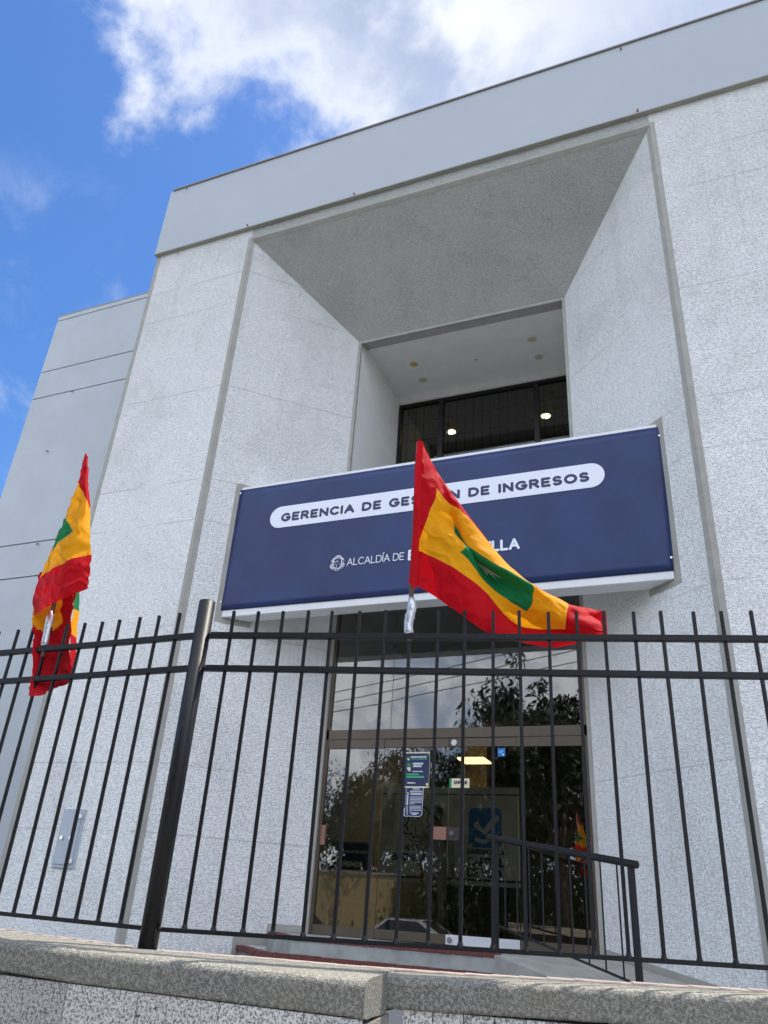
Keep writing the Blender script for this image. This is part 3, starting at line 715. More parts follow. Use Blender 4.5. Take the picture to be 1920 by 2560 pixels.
for i in range(9):
    s_ = .19+i*(HL-.30)/8.4
    q = MB(); q.tube([hp(s_, zb2(s_)), hp(s_, zt(s_)-.03)], .0085, 8); q.build('baluster', M['metal'], hr)

# ================================================================== front wall with roughcast coping and granite
rw = thing('front_wall', 'low street wall of grey granite tiles under a roughcast coping, carrying the fence', 'wall', (-2.0, 2.6, 0))
def coping(mb, frame, s0, s1, prof, ds, amp, seed, zf, endcap=True):
    """extrude a densely sampled profile [(depth, height)] along frame(s, depth, z), roughened by noise"""
    P = []
    for i in range(len(prof)-1):
        a = Vector(prof[i]); b_ = Vector(prof[i+1]); n = max(1, int((b_-a).length/.009))
        for k_ in range(n): P.append(a+(b_-a)*k_/n)
    P.append(Vector(prof[-1]))
    ns = int((s1-s0)/ds); vs = []; fs = []; m_ = len(P)
    for i in range(ns+1):
        s_ = s0+(s1-s0)*i/ns
        for j, p_ in enumerate(P):
            wgt = amp[0]+(amp[1]-amp[0])*min(1, max(0, (p_.x-.03)/.08))
            q_ = Vector((s_*62, p_.x*62, p_.y*62+seed))
            d = noise.noise(q_)*.7+noise.noise(q_*2.3)*.5
            d2 = noise.noise(q_+Vector((31, 7, 3)))*.8
            vs.append(frame(s_, p_.x-d*wgt, p_.y+d2*wgt*.7+zf(s_)))
    mis = []
    for i in range(ns):
        for j in range(m_-1):
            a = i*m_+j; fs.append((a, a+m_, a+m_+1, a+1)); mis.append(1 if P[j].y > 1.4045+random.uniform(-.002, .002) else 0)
    o = len(mb.v)
    mb.add(vs, fs); mb.mi[-len(fs):] = mis
    if endcap:
        mb.add([vs[ns*m_+j] for j in range(m_)]+[], [tuple(range(m_))]); mb.add([vs[j] for j in range(m_)], [tuple(range(m_))[::-1]])
    return P
# left piece runs parallel to the facade; the end face looks right
fl = lambda s, d, z: (s+.10*max(0, min(1, (s+1.4)/.4))*0-0.20*max(0, d-.0)*max(0, min(1, (s+1.30)/.25)), 2.372+d, z)
zl = lambda s: .025*max(0, -2.03-s)
profL = [(.02, 1.317), (0, 1.320), (0, 1.393), (.008, 1.404), (.028, 1.411), (.085, 1.414), (.25, 1.413), (.34, 1.412), (.345, 1.30)]
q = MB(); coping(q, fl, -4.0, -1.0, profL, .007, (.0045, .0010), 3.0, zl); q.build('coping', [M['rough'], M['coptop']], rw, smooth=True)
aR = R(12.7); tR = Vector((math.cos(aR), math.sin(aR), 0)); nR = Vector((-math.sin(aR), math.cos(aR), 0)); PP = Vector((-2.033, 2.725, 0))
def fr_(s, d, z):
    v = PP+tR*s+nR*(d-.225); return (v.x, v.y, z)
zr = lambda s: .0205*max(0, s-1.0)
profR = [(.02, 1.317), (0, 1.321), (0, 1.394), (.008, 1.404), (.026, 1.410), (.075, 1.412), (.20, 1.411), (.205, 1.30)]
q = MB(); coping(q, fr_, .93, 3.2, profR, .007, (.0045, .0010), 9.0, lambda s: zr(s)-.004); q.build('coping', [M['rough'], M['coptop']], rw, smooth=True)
# plaster lip behind the coping that carries the post
q = MB()
for i in range(30):
    s_ = -4.6+i*(4.6-2.03)/30; e_ = s_+(4.6-2.03)/30
    q.obox((s_, 2.655, 1.30), (e_-s_, 0, 0), (0, .100, 0), (0, 0, 0.1115+zl((s_+e_)/2)+random.uniform(-.0012, .0012)))
for i in range(40):
    s_ = -.03+i*(3.7)/40; e_ = s_+3.7/40
    v = PP+tR*s_+nR*(-.045)
    q.obox((v.x, v.y, 1.30), tR*(e_-s_), nR*.095, (0, 0, .1115+zr((s_+e_)/2)+random.uniform(-.0012, .0012)))
q.build('plaster_lip', M['lip'], rw)
# flat top, sunlight painted into its colour, between lip and rounded edge (left piece widens to the right of the post)
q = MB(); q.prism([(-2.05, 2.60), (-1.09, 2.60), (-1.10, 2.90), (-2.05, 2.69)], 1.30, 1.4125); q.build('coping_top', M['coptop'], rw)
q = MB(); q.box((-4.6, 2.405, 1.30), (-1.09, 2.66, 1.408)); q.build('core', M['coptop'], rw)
# granite cladding
x = -4.4; i = 0
while x < -1.01:
    wdt = .30 if i % 2 else .285; x1 = min(x+wdt, -1.012)
    q = MB(); q.box((x+.0012, 2.374+random.uniform(0, .0015), 0.0), (x1-.0012, 2.40, 1.3165)); q.build('granite_tile', M['granite3' if i < 8 else ('granite', 'granite2', 'granite')[i % 3]], rw, bevel=.0015); x += wdt; i += 1
q = MB(); q.box((-4.6, 2.385, 0), (-1.13, 2.7, 1.315)); q.build('core', M['joint'], rw)
# end face of the left piece and the right-hand cladding
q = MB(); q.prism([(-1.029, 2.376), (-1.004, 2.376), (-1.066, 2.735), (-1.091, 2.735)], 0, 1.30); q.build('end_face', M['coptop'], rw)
s_ = .99; i = 0
while s_ < 3.7:
    wdt = .097
    a = PP+tR*(s_+.001)+nR*(-.215+random.uniform(0, .0015)); tl_ = .0
    q = MB(); q.obox((a.x, a.y, 0), tR*(wdt-.002), nR*.03, (0, 0, 1.3165)); q.build('granite_tile', M['granite2' if i % 4 < 1 else 'granite'], rw, bevel=.0015); s_ += wdt; i += 1
    if i > 26: break
a = PP+tR*1.02+nR*(-.188); q = MB(); q.obox((a.x, a.y, 0), tR*2.75, nR*.22, (0, 0, 1.33)); q.build('core', M['joint'], rw)

# ================================================================== fence
fc = thing('iron_fence', 'black iron picket fence bending at a thick round post, standing on the front wall', 'fence', (-2.033, 2.725, 1.412))
tL = Vector((-math.cos(R(1.4)), math.sin(R(1.4)), 0)); nL = Vector((-tL.y, tL.x, 0))
q = MB(); q.tube([(-2.033, 2.725, 1.405), (-2.033, 2.725, 2.775)], .036, 28)
q.tube([(-2.033, 2.725, 2.775), (-2.033, 2.725, 2.778)], [.036, .034], 28); po = q.build('post', M['metal'], fc, smooth=False)
for p_ in po.data.polygons: p_.use_smooth = len(p_.vertices) == 4
def rail(s0, s1, t, n, z0, z1, h, d):
    a = PP+t*s0-n*d/2; mbr = MB()
    mbr.obox((a.x, a.y, z0-h/2), t*(s1-s0)+Vector((0, 0, z1-z0)), n*d, (0, 0, h))
    return mbr
for (z, h) in ((2.6195, .0255), (2.4725, .025)): rail(.033, 3.7, tR, nR, z, z, h, .026).build('rail', M['metal'], fc, bevel=.002)
rail(.033, 3.7, tR, nR, 1.478, 1.516, .015, .02).build('rail', M['metal'], fc, bevel=.002)
for (z, h) in ((2.6195, .0255), (2.4725, .025)): rail(.033, 2.6, tL, nL, z, z-.006, h, .026).build('rail', M['metal'], fc, bevel=.002)
rail(.033, 2.6, tL, nL, 1.478, 1.50, .015, .02).build('rail', M['metal'], fc, bevel=.002)
q = MB(); q.box((-.0067, -.0067, 0), (.0067, .0067, 1.248)); q.tube([(0, 0, -.004), (0, 0, .006), (0, 0, .018)], [.0135, .0115, .007], 8); me = q.mesh('picket', M['metal'], Vector((0, 0, 0)), bevel=.0018)
base = wl(fc)
first = None
spots = [(PP+tR*(.132+.1137*i), aR, 1.484+.0085*(.132+.1137*i)+.0) for i in range(31) if i != 8-1]+[(PP+tL*(.146+.1113*i), R(178.6), 1.482) for i in range(22)]
spots.append((PP+tR*.9279, aR, 1.491))
for n_, (v, an, z0_) in enumerate(spots):
    if first is None:
        o = bpy.data.objects.new('picket', me); COL.objects.link(o); o.parent = fc; first = o
    else: o = copy_part(first, fc, (0, 0, 0))
    o.location = Vector((v.x, v.y, z0_))-base
    o.rotation_euler = (R(random.uniform(-.25, .25)), R(random.uniform(-.3, .3)), an+R(random.uniform(-4, 4)))
    o.scale.z = (2.733+random.uniform(-.003, .003)-z0_)/1.248
o.scale.z = (2.632-1.491)/1.248
for (s_, z, t) in ((.042, 2.622, tR), (.042, 2.474, tR), (.04, 1.48, tR)):
    q = MB(); v = PP+t*s_-nR*.01; q.sphere((v.x, v.y, z), .009, nu=8, nv=6); q.build('weld_bead', M['metal'], fc, smooth=True)

# ================================================================== flags
def catmull(p0, p1, p2, p3, t):
    return .5*((2*p1)+(p2-p0)*t+(2*p0-5*p1+4*p2-p3)*t*t+(3*p1-p0-3*p2+p3)*t*t*t)
def grid_eval(G, u, v):
    nv, nu = len(G), len(G[0])
    j = min(int(v), nv-2); i = min(int(u), nu-2); fv = v-j; fu = u-i
    def row(jj):
        jj = max(0, min(nv-1, jj)); g = G[jj]; c = lambda ii: g[max(0, min(nu-1, ii))]
        return catmull(c(i-1), c(i), c(i+1), c(i+2), fu)
    return catmull(row(j-1), row(j), row(j+1), row(j+2), fv)
def cloth_grid(mb, G, sub, mat_of, wrinkle=.004, seed=0.0):
    nv, nu = (len(G)-1)*sub, (len(G[0])-1)*sub
    vs = []; fs = []; mi = []
    for j in range(nv+1):
        for i in range(nu+1):
            p_ = grid_eval(G, i/sub, j/sub)
            rg = 1-abs(noise.noise(Vector((p_.x*13+p_.z*7, p_.z*12-p_.x*5, seed+3))))*2
            p_ = p_+Vector((0, wrinkle*noise.noise(Vector((p_.x*9+seed, p_.z*9, seed)))+wrinkle*.6*noise.noise(Vector((p_.x*26, p_.z*22+seed, 5)))-wrinkle*.8*max(0, rg)**4, 0))
            vs.append(p_)
    for j in range(nv):
        for i in range(nu):
            a = j*(nu+1)+i; fs.append((a, a+1, a+nu+2, a+nu+1)); mi.append(mat_of((i+.5)/sub, (j+.5)/sub, (vs[a]+vs[a+nu+2])/2))
    o = len(mb.v); mb.v += vs; mb.f += [[x+o for x in f_] for f_ in fs]; mb.mi += mi
def local(G2, D):
    return [[Vector((G2[j][i][0], D[j][i], G2[j][i][1])) for i in range(len(G2[0]))] for j in range(len(G2))]
FR=[
[(0.004,0.000,3.582),(0.010,0.049,3.613),(0.061,0.078,3.513),(0.143,0.090,3.375),(0.362,0.177,3.064),(0.614,0.190,2.863),(0.822,0.152,2.789)],
[(0.002,-0.005,3.439),(0.089,0.034,3.350),(0.141,0.059,3.289),(0.225,0.059,3.219),(0.455,0.152,2.963),(0.663,0.103,2.807),(0.766,0.146,2.764)],
[(0.004,-0.005,3.307),(0.064,0.028,3.233),(0.170,0.096,3.183),(0.258,0.040,3.025),(0.518,0.059,2.872),(0.657,0.071,2.762),(0.784,0.128,2.744)],
[(0.005,-0.005,3.202),(0.044,0.022,3.156),(0.178,0.053,3.125),(0.281,0.152,3.014),(0.516,0.078,2.834),(0.652,0.059,2.729),(0.794,0.090,2.715)],
[(0.006,-0.005,3.100),(0.023,0.034,3.097),(0.227,0.021,3.038),(0.327,0.128,2.915),(0.510,0.090,2.795),(0.648,0.071,2.701),(0.799,0.071,2.683)],
[(0.005,-0.010,3.006),(0.009,0.037,3.036),(0.138,0.027,2.968),(0.302,0.053,2.855),(0.447,0.171,2.732),(0.647,0.115,2.696),(0.796,0.065,2.665)],
[(0.001,-0.015,2.853),(0.057,0.044,2.844),(0.179,0.046,2.759),(0.340,0.021,2.639),(0.494,0.078,2.617),(0.621,0.140,2.626),(0.821,0.128,2.672)],
]
FCORNER=[
[(0.701,0.160,2.782),(0.769,0.170,2.781),(0.827,0.180,2.800)],
[(0.730,0.160,2.746),(0.773,0.170,2.749),(0.828,0.180,2.746)],
[(0.751,0.160,2.700),(0.788,0.170,2.701),(0.828,0.180,2.691)],
]
GR = [[Vector(p_) for p_ in r_] for r_ in FR]
def place(mb, org, t, n):
    mb.v = [org+t*v.x+n*v.y+Vector((0, 0, v.z)) for v in mb.v]
def right_col(u, v, p_):
    if u < 1 or u > 5 or v < 1 or v > 5: return 0
    if 2 < u < 4 and 1.9 < v < 4.35: return 2
    return 1
orgR = PP+tR*.925; orgR.z = 0
flg = thing('flag', 'large red, yellow and green flag with a cream star blowing right across the navy sign', 'flag', (orgR.x, orgR.y, 2.632), 'flags tied to the fence')
q = MB(); cloth_grid(q, GR, 18, right_col, .009, 1.3); place(q, orgR, tR, nR)
FM = [M['red'], M['yellow'], M['green']]
cl = q.build('cloth', FM, flg, smooth=True)
# star: eight points, laid on the same surface
q = MB()
for k_ in range(16):
    pass
ctr = (3.10, 3.0); pts = []
for k_ in range(16):
    rr = .58 if k_ % 2 == 0 else .30
    pts.append((ctr[0]+rr*.62*math.cos(R(22.5*k_+8)), ctr[1]+rr*math.sin(R(22.5*k_+8))))
vs = [grid_eval(GR, *ctr)+Vector((0, -.012, 0))]+[grid_eval(GR, *p_)+Vector((0, -.012, 0)) for p_ in pts]
q.add(vs, [(0, 1+i, 1+(i+1) % 16) for i in range(16)]); place(q, orgR, tR, nR); q.build('star', M['starw'], cl)
q = MB(); q.tube([(orgR.x, orgR.y, 2.60), (orgR.x, orgR.y, 3.575)], .0105, 12); fp = q.build('flagpole', M['pole'], flg, smooth=True)
q = MB()
zz_ = [2.630+.0135*i for i in range(13)]
q.tube([(orgR.x-.006*math.sin(i*.5), orgR.y-.002, z) for i, z in enumerate(zz_)], [.020+.004*noise.noise(Vector((i*.9, 0, 1)))-(.006 if i > 10 else 0) for i in range(13)], 12); q.build('silver_tape', M['foil'], fp, smooth=True)
q = MB(); Gs = [[GR[j][0]+Vector((-.014 if i == 0 else .012, -.014 if i == 1 else .0, -.006)) for i in range(3)] for j in range(7)]
for j in range(7): Gs[j][0] = GR[j][0]+Vector((-.013, -.002, 0)); Gs[j][1] = GR[j][0]+Vector((0, -.016, 0)); Gs[j][2] = GR[j][0]+Vector((.022, -.012, -.004))
Gs[6][2].z -= .03; Gs[6][1].z -= .012
cloth_grid(q, Gs, 8, lambda u, v, p_: 0, .003, 4.0); place(q, orgR, tR, nR); q.build('sleeve', M['red'], cl, smooth=True)
# dark underside fold and the turned corner at the fly end
q = MB(); Gt = [[Vector(p_) for p_ in r_] for r_ in FCORNER]
cloth_grid(q, Gt, 8, lambda u, v, p_: 0, .01, 8.0); place(q, orgR, tR, nR); q.build('turned_corner', M['red'], cl, smooth=True)

# left flag, hanging limp round a leaning pole
FLfront=[
[(-0.066,-0.010,3.711),(-0.056,-0.015,3.721),(-0.047,-0.015,3.730),(-0.035,-0.010,3.709)],
[(-0.048,-0.020,3.552),(0.022,-0.040,3.470),(0.067,-0.040,3.412),(0.076,-0.010,3.371)],
[(-0.069,-0.020,3.331),(0.041,-0.060,3.276),(0.107,-0.065,3.248),(0.124,-0.020,3.258)],
[(-0.090,-0.020,3.181),(0.029,-0.075,3.165),(0.098,-0.080,3.174),(0.160,-0.030,3.176)],
[(-0.139,-0.010,3.001),(0.028,-0.085,3.010),(0.124,-0.095,3.040),(0.201,-0.045,3.081)],
[(-0.157,0.000,2.901),(0.023,-0.090,2.882),(0.141,-0.110,2.912),(0.233,-0.060,2.984)],
[(-0.148,0.020,2.808),(0.039,-0.085,2.797),(0.160,-0.115,2.822),(0.261,-0.070,2.885)],
]
FLrear=[
[(-0.164,0.010,3.040),(-0.113,0.040,3.061),(-0.056,0.050,3.072),(0.027,0.030,3.062)],
[(-0.157,0.000,2.901),(-0.126,0.050,2.930),(-0.062,0.070,2.938),(0.055,0.050,2.939)],
[(-0.107,-0.010,2.764),(-0.092,0.050,2.783),(-0.028,0.075,2.793),(0.103,0.030,2.774)],
[(-0.042,-0.020,2.626),(-0.028,0.040,2.643),(0.022,0.070,2.656),(0.134,0.030,2.642)],
[(-0.010,-0.020,2.492),(0.012,0.030,2.511),(0.078,0.050,2.516),(0.199,0.020,2.502)],
[(0.005,-0.010,2.386),(0.057,0.010,2.392),(0.113,0.030,2.423),(0.207,0.010,2.449)],
]
FLside=[
[(0.027,0.050,2.993),(0.036,0.060,2.996),(0.037,0.080,3.004)],
[(0.030,0.060,2.942),(0.043,0.070,2.945),(0.046,0.090,2.949)],
[(0.075,0.050,2.838),(0.074,0.070,2.842),(0.075,0.090,2.840)],
[(0.108,0.040,2.706),(0.112,0.060,2.700),(0.112,0.085,2.693)],
[(0.165,0.030,2.526),(0.171,0.050,2.515),(0.159,0.080,2.512)],
]
GREEN= [(-0.076,3.343),(0.073,3.213),(-0.075,3.139)]
INYEL= [(-0.154,2.832),(-0.097,2.915),(-0.031,2.922),(0.005,2.776),(-0.033,2.743),(-0.085,2.728)]
POLE= [(0.006,2.634),(-0.062,3.738)]
def inpoly(P, x, z):
    c = False; n = len(P)
    for i in range(n):
        a = P[i]; b_ = P[i-1]
        if (a[1] > z) != (b_[1] > z) and x < (b_[0]-a[0])*(z-a[1])/(b_[1]-a[1])+a[0]: c = not c
    return c
orgL = Vector((-2.965, 2.748, 0))
lf = thing('flag', 'red, yellow and green flag hanging limp and folded round a leaning pole on the left', 'flag', (orgL.x, orgL.y, 2.634), 'flags tied to the fence')
GF, GB, GS = [[[Vector(p_) for p_ in r_] for r_ in Q_] for Q_ in (FLfront, FLrear, FLside)]
mx_ = MB()
cloth_grid(mx_, GF, 18, lambda u, v, p_: (0 if v < 1 or v > 4 else (2 if inpoly(GREEN, p_.x, p_.z) else 1)), .011, 2.2)
mb2 = MB(); cloth_grid(mb2, GB, 16, lambda u, v, p_: (1 if inpoly(INYEL, p_.x, p_.z) else 0), .016, 6.1)
cloth_grid(mx_, GS, 12, lambda u, v, p_: (1 if v < 1.45 and u < .45 else (2 if v < 2.0 else (1 if v < 3.0 else 0))), .006, 9.0)
tX = Vector((1, 0, 0)); nX = Vector((0, 1, 0))
place(mx_, orgL, tX, nX); mx_.build('cloth', FM, lf, smooth=True)
place(mb2, orgL, tX, nX); mb2.build('rear_fold', [M['red2'], M['yellow2']], lf, smooth=True)
pa = orgL+tX*POLE[0][0]; pb_ = orgL+tX*POLE[1][0]
q = MB(); q.tube([(pa.x+.0035, pa.y, 2.58), (pb_.x, pb_.y, POLE[1][1]-.01)], .0105, 12); fp = q.build('flagpole', M['pole'], lf, smooth=True)
q = MB(); q.tube([(pa.x-.0012*i, pa.y-.003, 2.634+.014*i) for i in range(14)], [.0185+.003*noise.noise(Vector((i*1.1, 2, 1)))-(.006 if i > 11 else 0) for i in range(14)], 12); q.build('silver_tape', M['foil'], fp, smooth=True)

# ================================================================== things on and behind the glass
def card(mb, x0, x1, z0, z1, y, th=.0008):
    return mb.box((x0, y-th, z0), (x1, y, z1))
py = gy-.0052
po_ = thing('poster', 'navy opening hours poster with green and cream shapes taped to the left glass door', 'poster', (-3.93, py, 3.117), 'notices stuck on the door')
q = MB(); card(q, -4.131, -3.735, 3.117, 3.60, py); q.build('border', M['cream'], po_)
q = MB(); card(q, -4.127, -3.739, 3.135, 3.583, py-.001); q.build('sheet', M['pnavy'], po_)
q = MB(); yy = py-.0022
def disc2(mb, cx, cz, r, y, a0=0, a1=360, n=20, corner=False):
    pts = arc(cx, cz, r, r, a0, a1, n)
    if a1-a0 < 359: pts = [(cx, cz)]+pts
    else: pts = pts[:-1]
    mb.add([(p_[0], y, p_[1]) for p_ in pts], [tuple(range(len(pts)))])

for ar in ((-4.045, 3.425, .029, 0, 360), (-4.062, 3.525, .016, 0, 360), (-3.739, 3.583, .035, 180, 270), (-4.127, 3.135, .03, 0, 90), (-4.02, 3.49, .03, 90, 180)):
    q = MB(); disc2(q, ar[0], ar[1], ar[2], yy, ar[3], ar[4]); q.build('green_shape', M['pgreen'], po_)
q = MB(); q.box((-4.075, yy, 3.284), (-3.895, yy+.001, 3.308)); q.box((-4.075, yy, 3.248), (-3.812, yy+.001, 3.274)); q.build('green_bars', M['ltgreen'], po_)
for ar in ((-4.017, 3.392, .056, 180, 270), (-4.045, 3.515, .03, 180, 270), (-4.02, 3.52, .026, 0, 90), (-3.762, 3.163, .018, 0, 360)):
    q = MB(); disc2(q, ar[0], ar[1], ar[2], yy-.0003, ar[3], ar[4]); q.build('cream_shape', M['cream'], po_)
q = text_mb('OFICINA DE RELACIÓN', -4.0, -3.785, 3.522, .022, .0024, yy, space=.4, gap=.22)
text_mb('HORARIO DE', -3.985, -3.83, 3.428, .026, .0042, yy, space=.4, gap=.24).build('lettering', M['white'], po_); text_mb('ATENCIÓN', -3.985, -3.855, 3.394, .026, .0042, yy, gap=.24).build('lettering', M['white'], po_)
text_mb('JORNADA CONTINUA', -3.985, -3.83, 3.328, .014, .002, yy, gap=.22, space=.4).build('lettering', M['white'], po_)
text_mb('BARRANQUILLA', -4.055, -3.935, 3.172, .018, .0026, yy, gap=.2).build('lettering', M['white'], po_)
q.build('lettering', M['white'], po_)
q = text_mb('CON EL CIUDADANO', -4.0, -3.775, 3.494, .022, .0024, yy, space=.4, gap=.22); q.build('green_lettering', M['ltgreen'], po_)
p2 = thing('notice', 'narrow navy paper notice with white print hanging under the opening hours poster', 'notice', (-3.945, py, 2.74), 'notices stuck on the door')
q = MB()
pl = [(-4.068, 3.116), (-4.078, 2.85), (-4.088, 2.845), (-4.088, 2.742), (-3.87, 2.738), (-3.835, 2.75), (-3.822, 2.78), (-3.812, 3.116)]
q.add([(a, py-.0008, z) for a, z in pl]+[(a, py, z) for a, z in pl], [tuple(range(8)), tuple(range(8, 16))[::-1]]+[(i, (i+1) % 8, 8+(i+1) % 8, 8+i) for i in range(8)]); q.build('border', M['white'], p2)
q = MB(); pl2 = [(-4.062, 3.114), (-4.081, 2.748), (-3.87, 2.744), (-3.84, 2.756), (-3.828, 2.782), (-3.819, 3.114)]
q.add([(a, py-.0016, z) for a, z in pl2], [tuple(range(6))]); q.build('sheet', M['pnavy'], p2)
q = text_mb('ALCALDÍA DE', -4.035, -3.925, 2.762, .017, .0016, py-.002, space=.4, gap=.2, vert=True)
text_mb('BARRANQUILLA', -4.032, -3.86, 2.888, .022, .0034, py-.002, gap=.2, vert=True).build('lettering', M['white'], p2)
for i, (z, w0, w1) in enumerate(((3.095, .05, .15), (3.066, .01, .19), (3.04, .01, .19), (3.022, .02, .18), (2.992, .01, .19), (2.974, .01, .19), (2.956, .01, .19), (2.938, .01, .19), (2.92, .01, .19), (2.902, .01, .09), (2.872, .01, .18), (2.854, .01, .18), (2.836, .01, .18), (2.818, .01, .18), (2.80, .01, .03), (2.78, .03, .15), (2.762, .05, .12))):
    q.box((-4.02+w0, py-.0024, z), (-4.02+w1, py-.002, z+(.010 if i < 4 or i > 14 else .006)))
q.build('print', M['white'], p2)
p3 = thing('push_sign', 'small cream EMPUJE sign with a green end on the right glass door', 'sign', (-3.30, py, 3.12), 'notices stuck on the door')
q = MB(); card(q, -3.44, -3.152, 3.12, 3.243, py); q.build('sheet', M['cream'], p3)
q = MB(); card(q, -3.44, -3.406, 3.12, 3.243, py-.0010); q.build('green_end', M['pgreen'], p3)
q = text_mb('EMPUJE', -3.372, -3.178, 3.166, .046, .0056, py-.001, gap=.24); q.build('lettering', M['navy'], p3)
q = MB(); card(q, -2.755, -2.65, 3.532, 3.642, py); p4 = tag(q.build('sticker', M['pblue'], loc=(-2.70, py, 3.53)), 'small bright blue sticker near the top of the right glass door', 'sticker', 'notices stuck on the door')
q = MB(); q.box((-2.74, py-.002, 3.60), (-2.67, py-.0012, 3.606)); q.box((-2.74, py-.002, 3.582), (-2.69, py-.0012, 3.587)); disc2(q, -2.68, 3.556, .013, py-.0015); q.build('print', M['white'], p4)

# white board in the lobby
nb = thing('lobby_board', 'large pale board with dark municipal lettering and a blue square behind the glass doors', 'board', (-3.86, 12.0, 1.222))
q = MB(); q.box((-4.96, 12.0, 1.96), (-2.77, 12.06, 3.315)); bd = q.build('board', M['panel'], nb, bevel=.004)
q = MB(); q.box((-4.96, 11.985, 3.20), (-2.77, 11.999, 3.215)); q.box((-4.96, 11.985, 2.02), (-2.77, 11.999, 2.05)); q.build('rule', M['navy'], bd)
for x in (-4.8, -2.95):
    q = MB(); q.box((x-.03, 12.06, 1.216), (x+.03, 12.10, 3.2)); q.build('leg', M['bronze'], nb)
ly = 11.996
q = text_mb('ALCALDÍA DE', -4.55, -4.0, 2.395, .095, .008, ly, gap=.22, space=.4); text_mb('BARRANQUILLA', -4.75, -3.95, 2.25, .11, .014, ly, gap=.22).build('lettering', M['navy'], bd)
text_mb('BARRANQUILLA', -3.56, -3.0, 2.375, .075, .008, ly, gap=.22).build('lettering', M['navy'], bd); text_mb('CAPITAL', -3.56, -3.0, 2.215, .125, .014, ly, gap=.22).build('lettering', M['navy'], bd); text_mb('DE VIDA', -3.56, -3.03, 2.07, .125, .014, ly, gap=.22, space=.4).build('lettering', M['navy'], bd)
for i, st_ in enumerate(CT+CN): ribbon(q, [((p_[0]+4.81)*2.4-4.36, (p_[1]-6.08)*2.4+2.82) for p_ in st_], .012 if i < len(CT) else .006, lambda a, l: (a.x, ly-l, a.y), .001+i*.0002)
q.build('lettering', M['navy'], bd)
q = MB(); bxs = []
for (cx, cz, a0) in ((-3.12, 2.94, 0), (-3.46, 2.94, 90), (-3.46, 2.55, 180), (-3.12, 2.55, 270)): bxs += arc(cx, cz, .08, .08, a0, a0+90, 5)
q.add([(a, ly, z) for a, z in bxs], [tuple(range(len(bxs)))]); q.build('blue_square', M['pblue'], bd)
q = MB(); ribbon(q, [(-3.42, 2.78), (-3.30, 2.68), (-3.12, 2.88)], .045, lambda a, l: (a.x, ly-l, a.y), .003); ribbon(q, [(-3.42, 2.58), (-3.30, 2.54), (-3.2, 2.62)], .03, lambda a, l: (a.x, ly-l, a.y), .003); q.build('white_tick', M['white'], bd)
# roll-up banner behind the left sidelight
rb = thing('roll_up_banner', 'roll-up banner with navy top and tan base standing behind the left side window', 'banner', (-5.1, 11.3, 1.216))
q = MB(); q.box((-5.55, 11.3, 1.27), (-4.78, 11.306, 2.44)); sh = q.build('sheet', M['tan'], rb)
q = MB(); pl = [(-5.53, 1.95), (-4.80, 1.95), (-4.80, 2.30)]+arc(-4.92, 2.30, .12, .12, 0, 90, 6)+[(-5.53, 2.42)]
q.add([(a, 11.2985, z) for a, z in pl], [tuple(range(len(pl)))]); q.build('navy_print', M['pnavy'], sh)
q = text_mb('¡QUEREMOS', -5.42, -4.92, 2.10, .075, .011, 11.298, gap=.22); text_mb('PROTEGERTE!', -5.36, -4.86, 1.99, .075, .011, 11.298, gap=.22).build('lettering', M['cream'], sh); text_mb('OFICINA DE RELACIÓN', -5.28, -4.86, 2.285, .035, .0035, 11.298, gap=.22, space=.4).build('lettering', M['cream'], sh); text_mb('¡ELIGE LA VIDA!', -5.36, -4.95, 1.40, .04, .004, 11.297, gap=.25, space=.4).build('lettering', M['cream'], sh)
disc2(q, -5.36, 2.29, .05, 11.297, 90, 180); disc2(q, -5.36, 2.29, .05, 11.297, 270, 360); q.build('lettering', M['cream'], sh)
q = MB(); disc2(q, -5.36, 2.29, .05, 11.297, 180, 270); q.build('green_shape', M['ltgreen'], sh)
q = MB(); q.box((-5.57, 11.25, 1.216), (-4.76, 11.36, 1.27)); q.build('base', M['steel'], rb, bevel=.006)
# lobby and upper lamps
q = MB(); q.box((-4.08, 13.1, 3.93), (-3.62, 13.6, 3.96)); q.k = 0
tl1 = tag(q.build('ceiling_panel_lamp', M['lampp'], loc=(-3.85, 13.35, 3.93)), 'warm yellow lit ceiling panel seen through the right glass door', 'lamp')
q = MB(); q.tube([(-4.33, 13.0, 4.17), (-3.86, 13.0, 4.17)], .018, 10); lt = tag(q.build('tube_lamp', M['lampt'], loc=(-4.1, 13.0, 4.17)), 'thin white tube lamp just under the door head in the lobby', 'lamp')
ul = thing('ceiling_lamp', 'round warm lit lamp behind the middle pane of the upper window', 'lamp', (-4.703, 14.26, 11.40), 'lit lamps in the upper room')
q = MB(); q.disc((-4.703, 14.26, 11.42), .13, (0, 0, -1), .02, 20); q.build('rim', M['signbox'], ul)
q = MB(); q.sphere((-4.703, 14.26, 11.40), .095, (1, 1, .35), 16, 8); q.build('bulb', M['lampw'], ul, smooth=True)
u2 = copy_tree(ul); u2.location = (-2.537, 14.244, 11.40); u2['label'] = 'round warm lit lamp behind the right pane of the upper window'
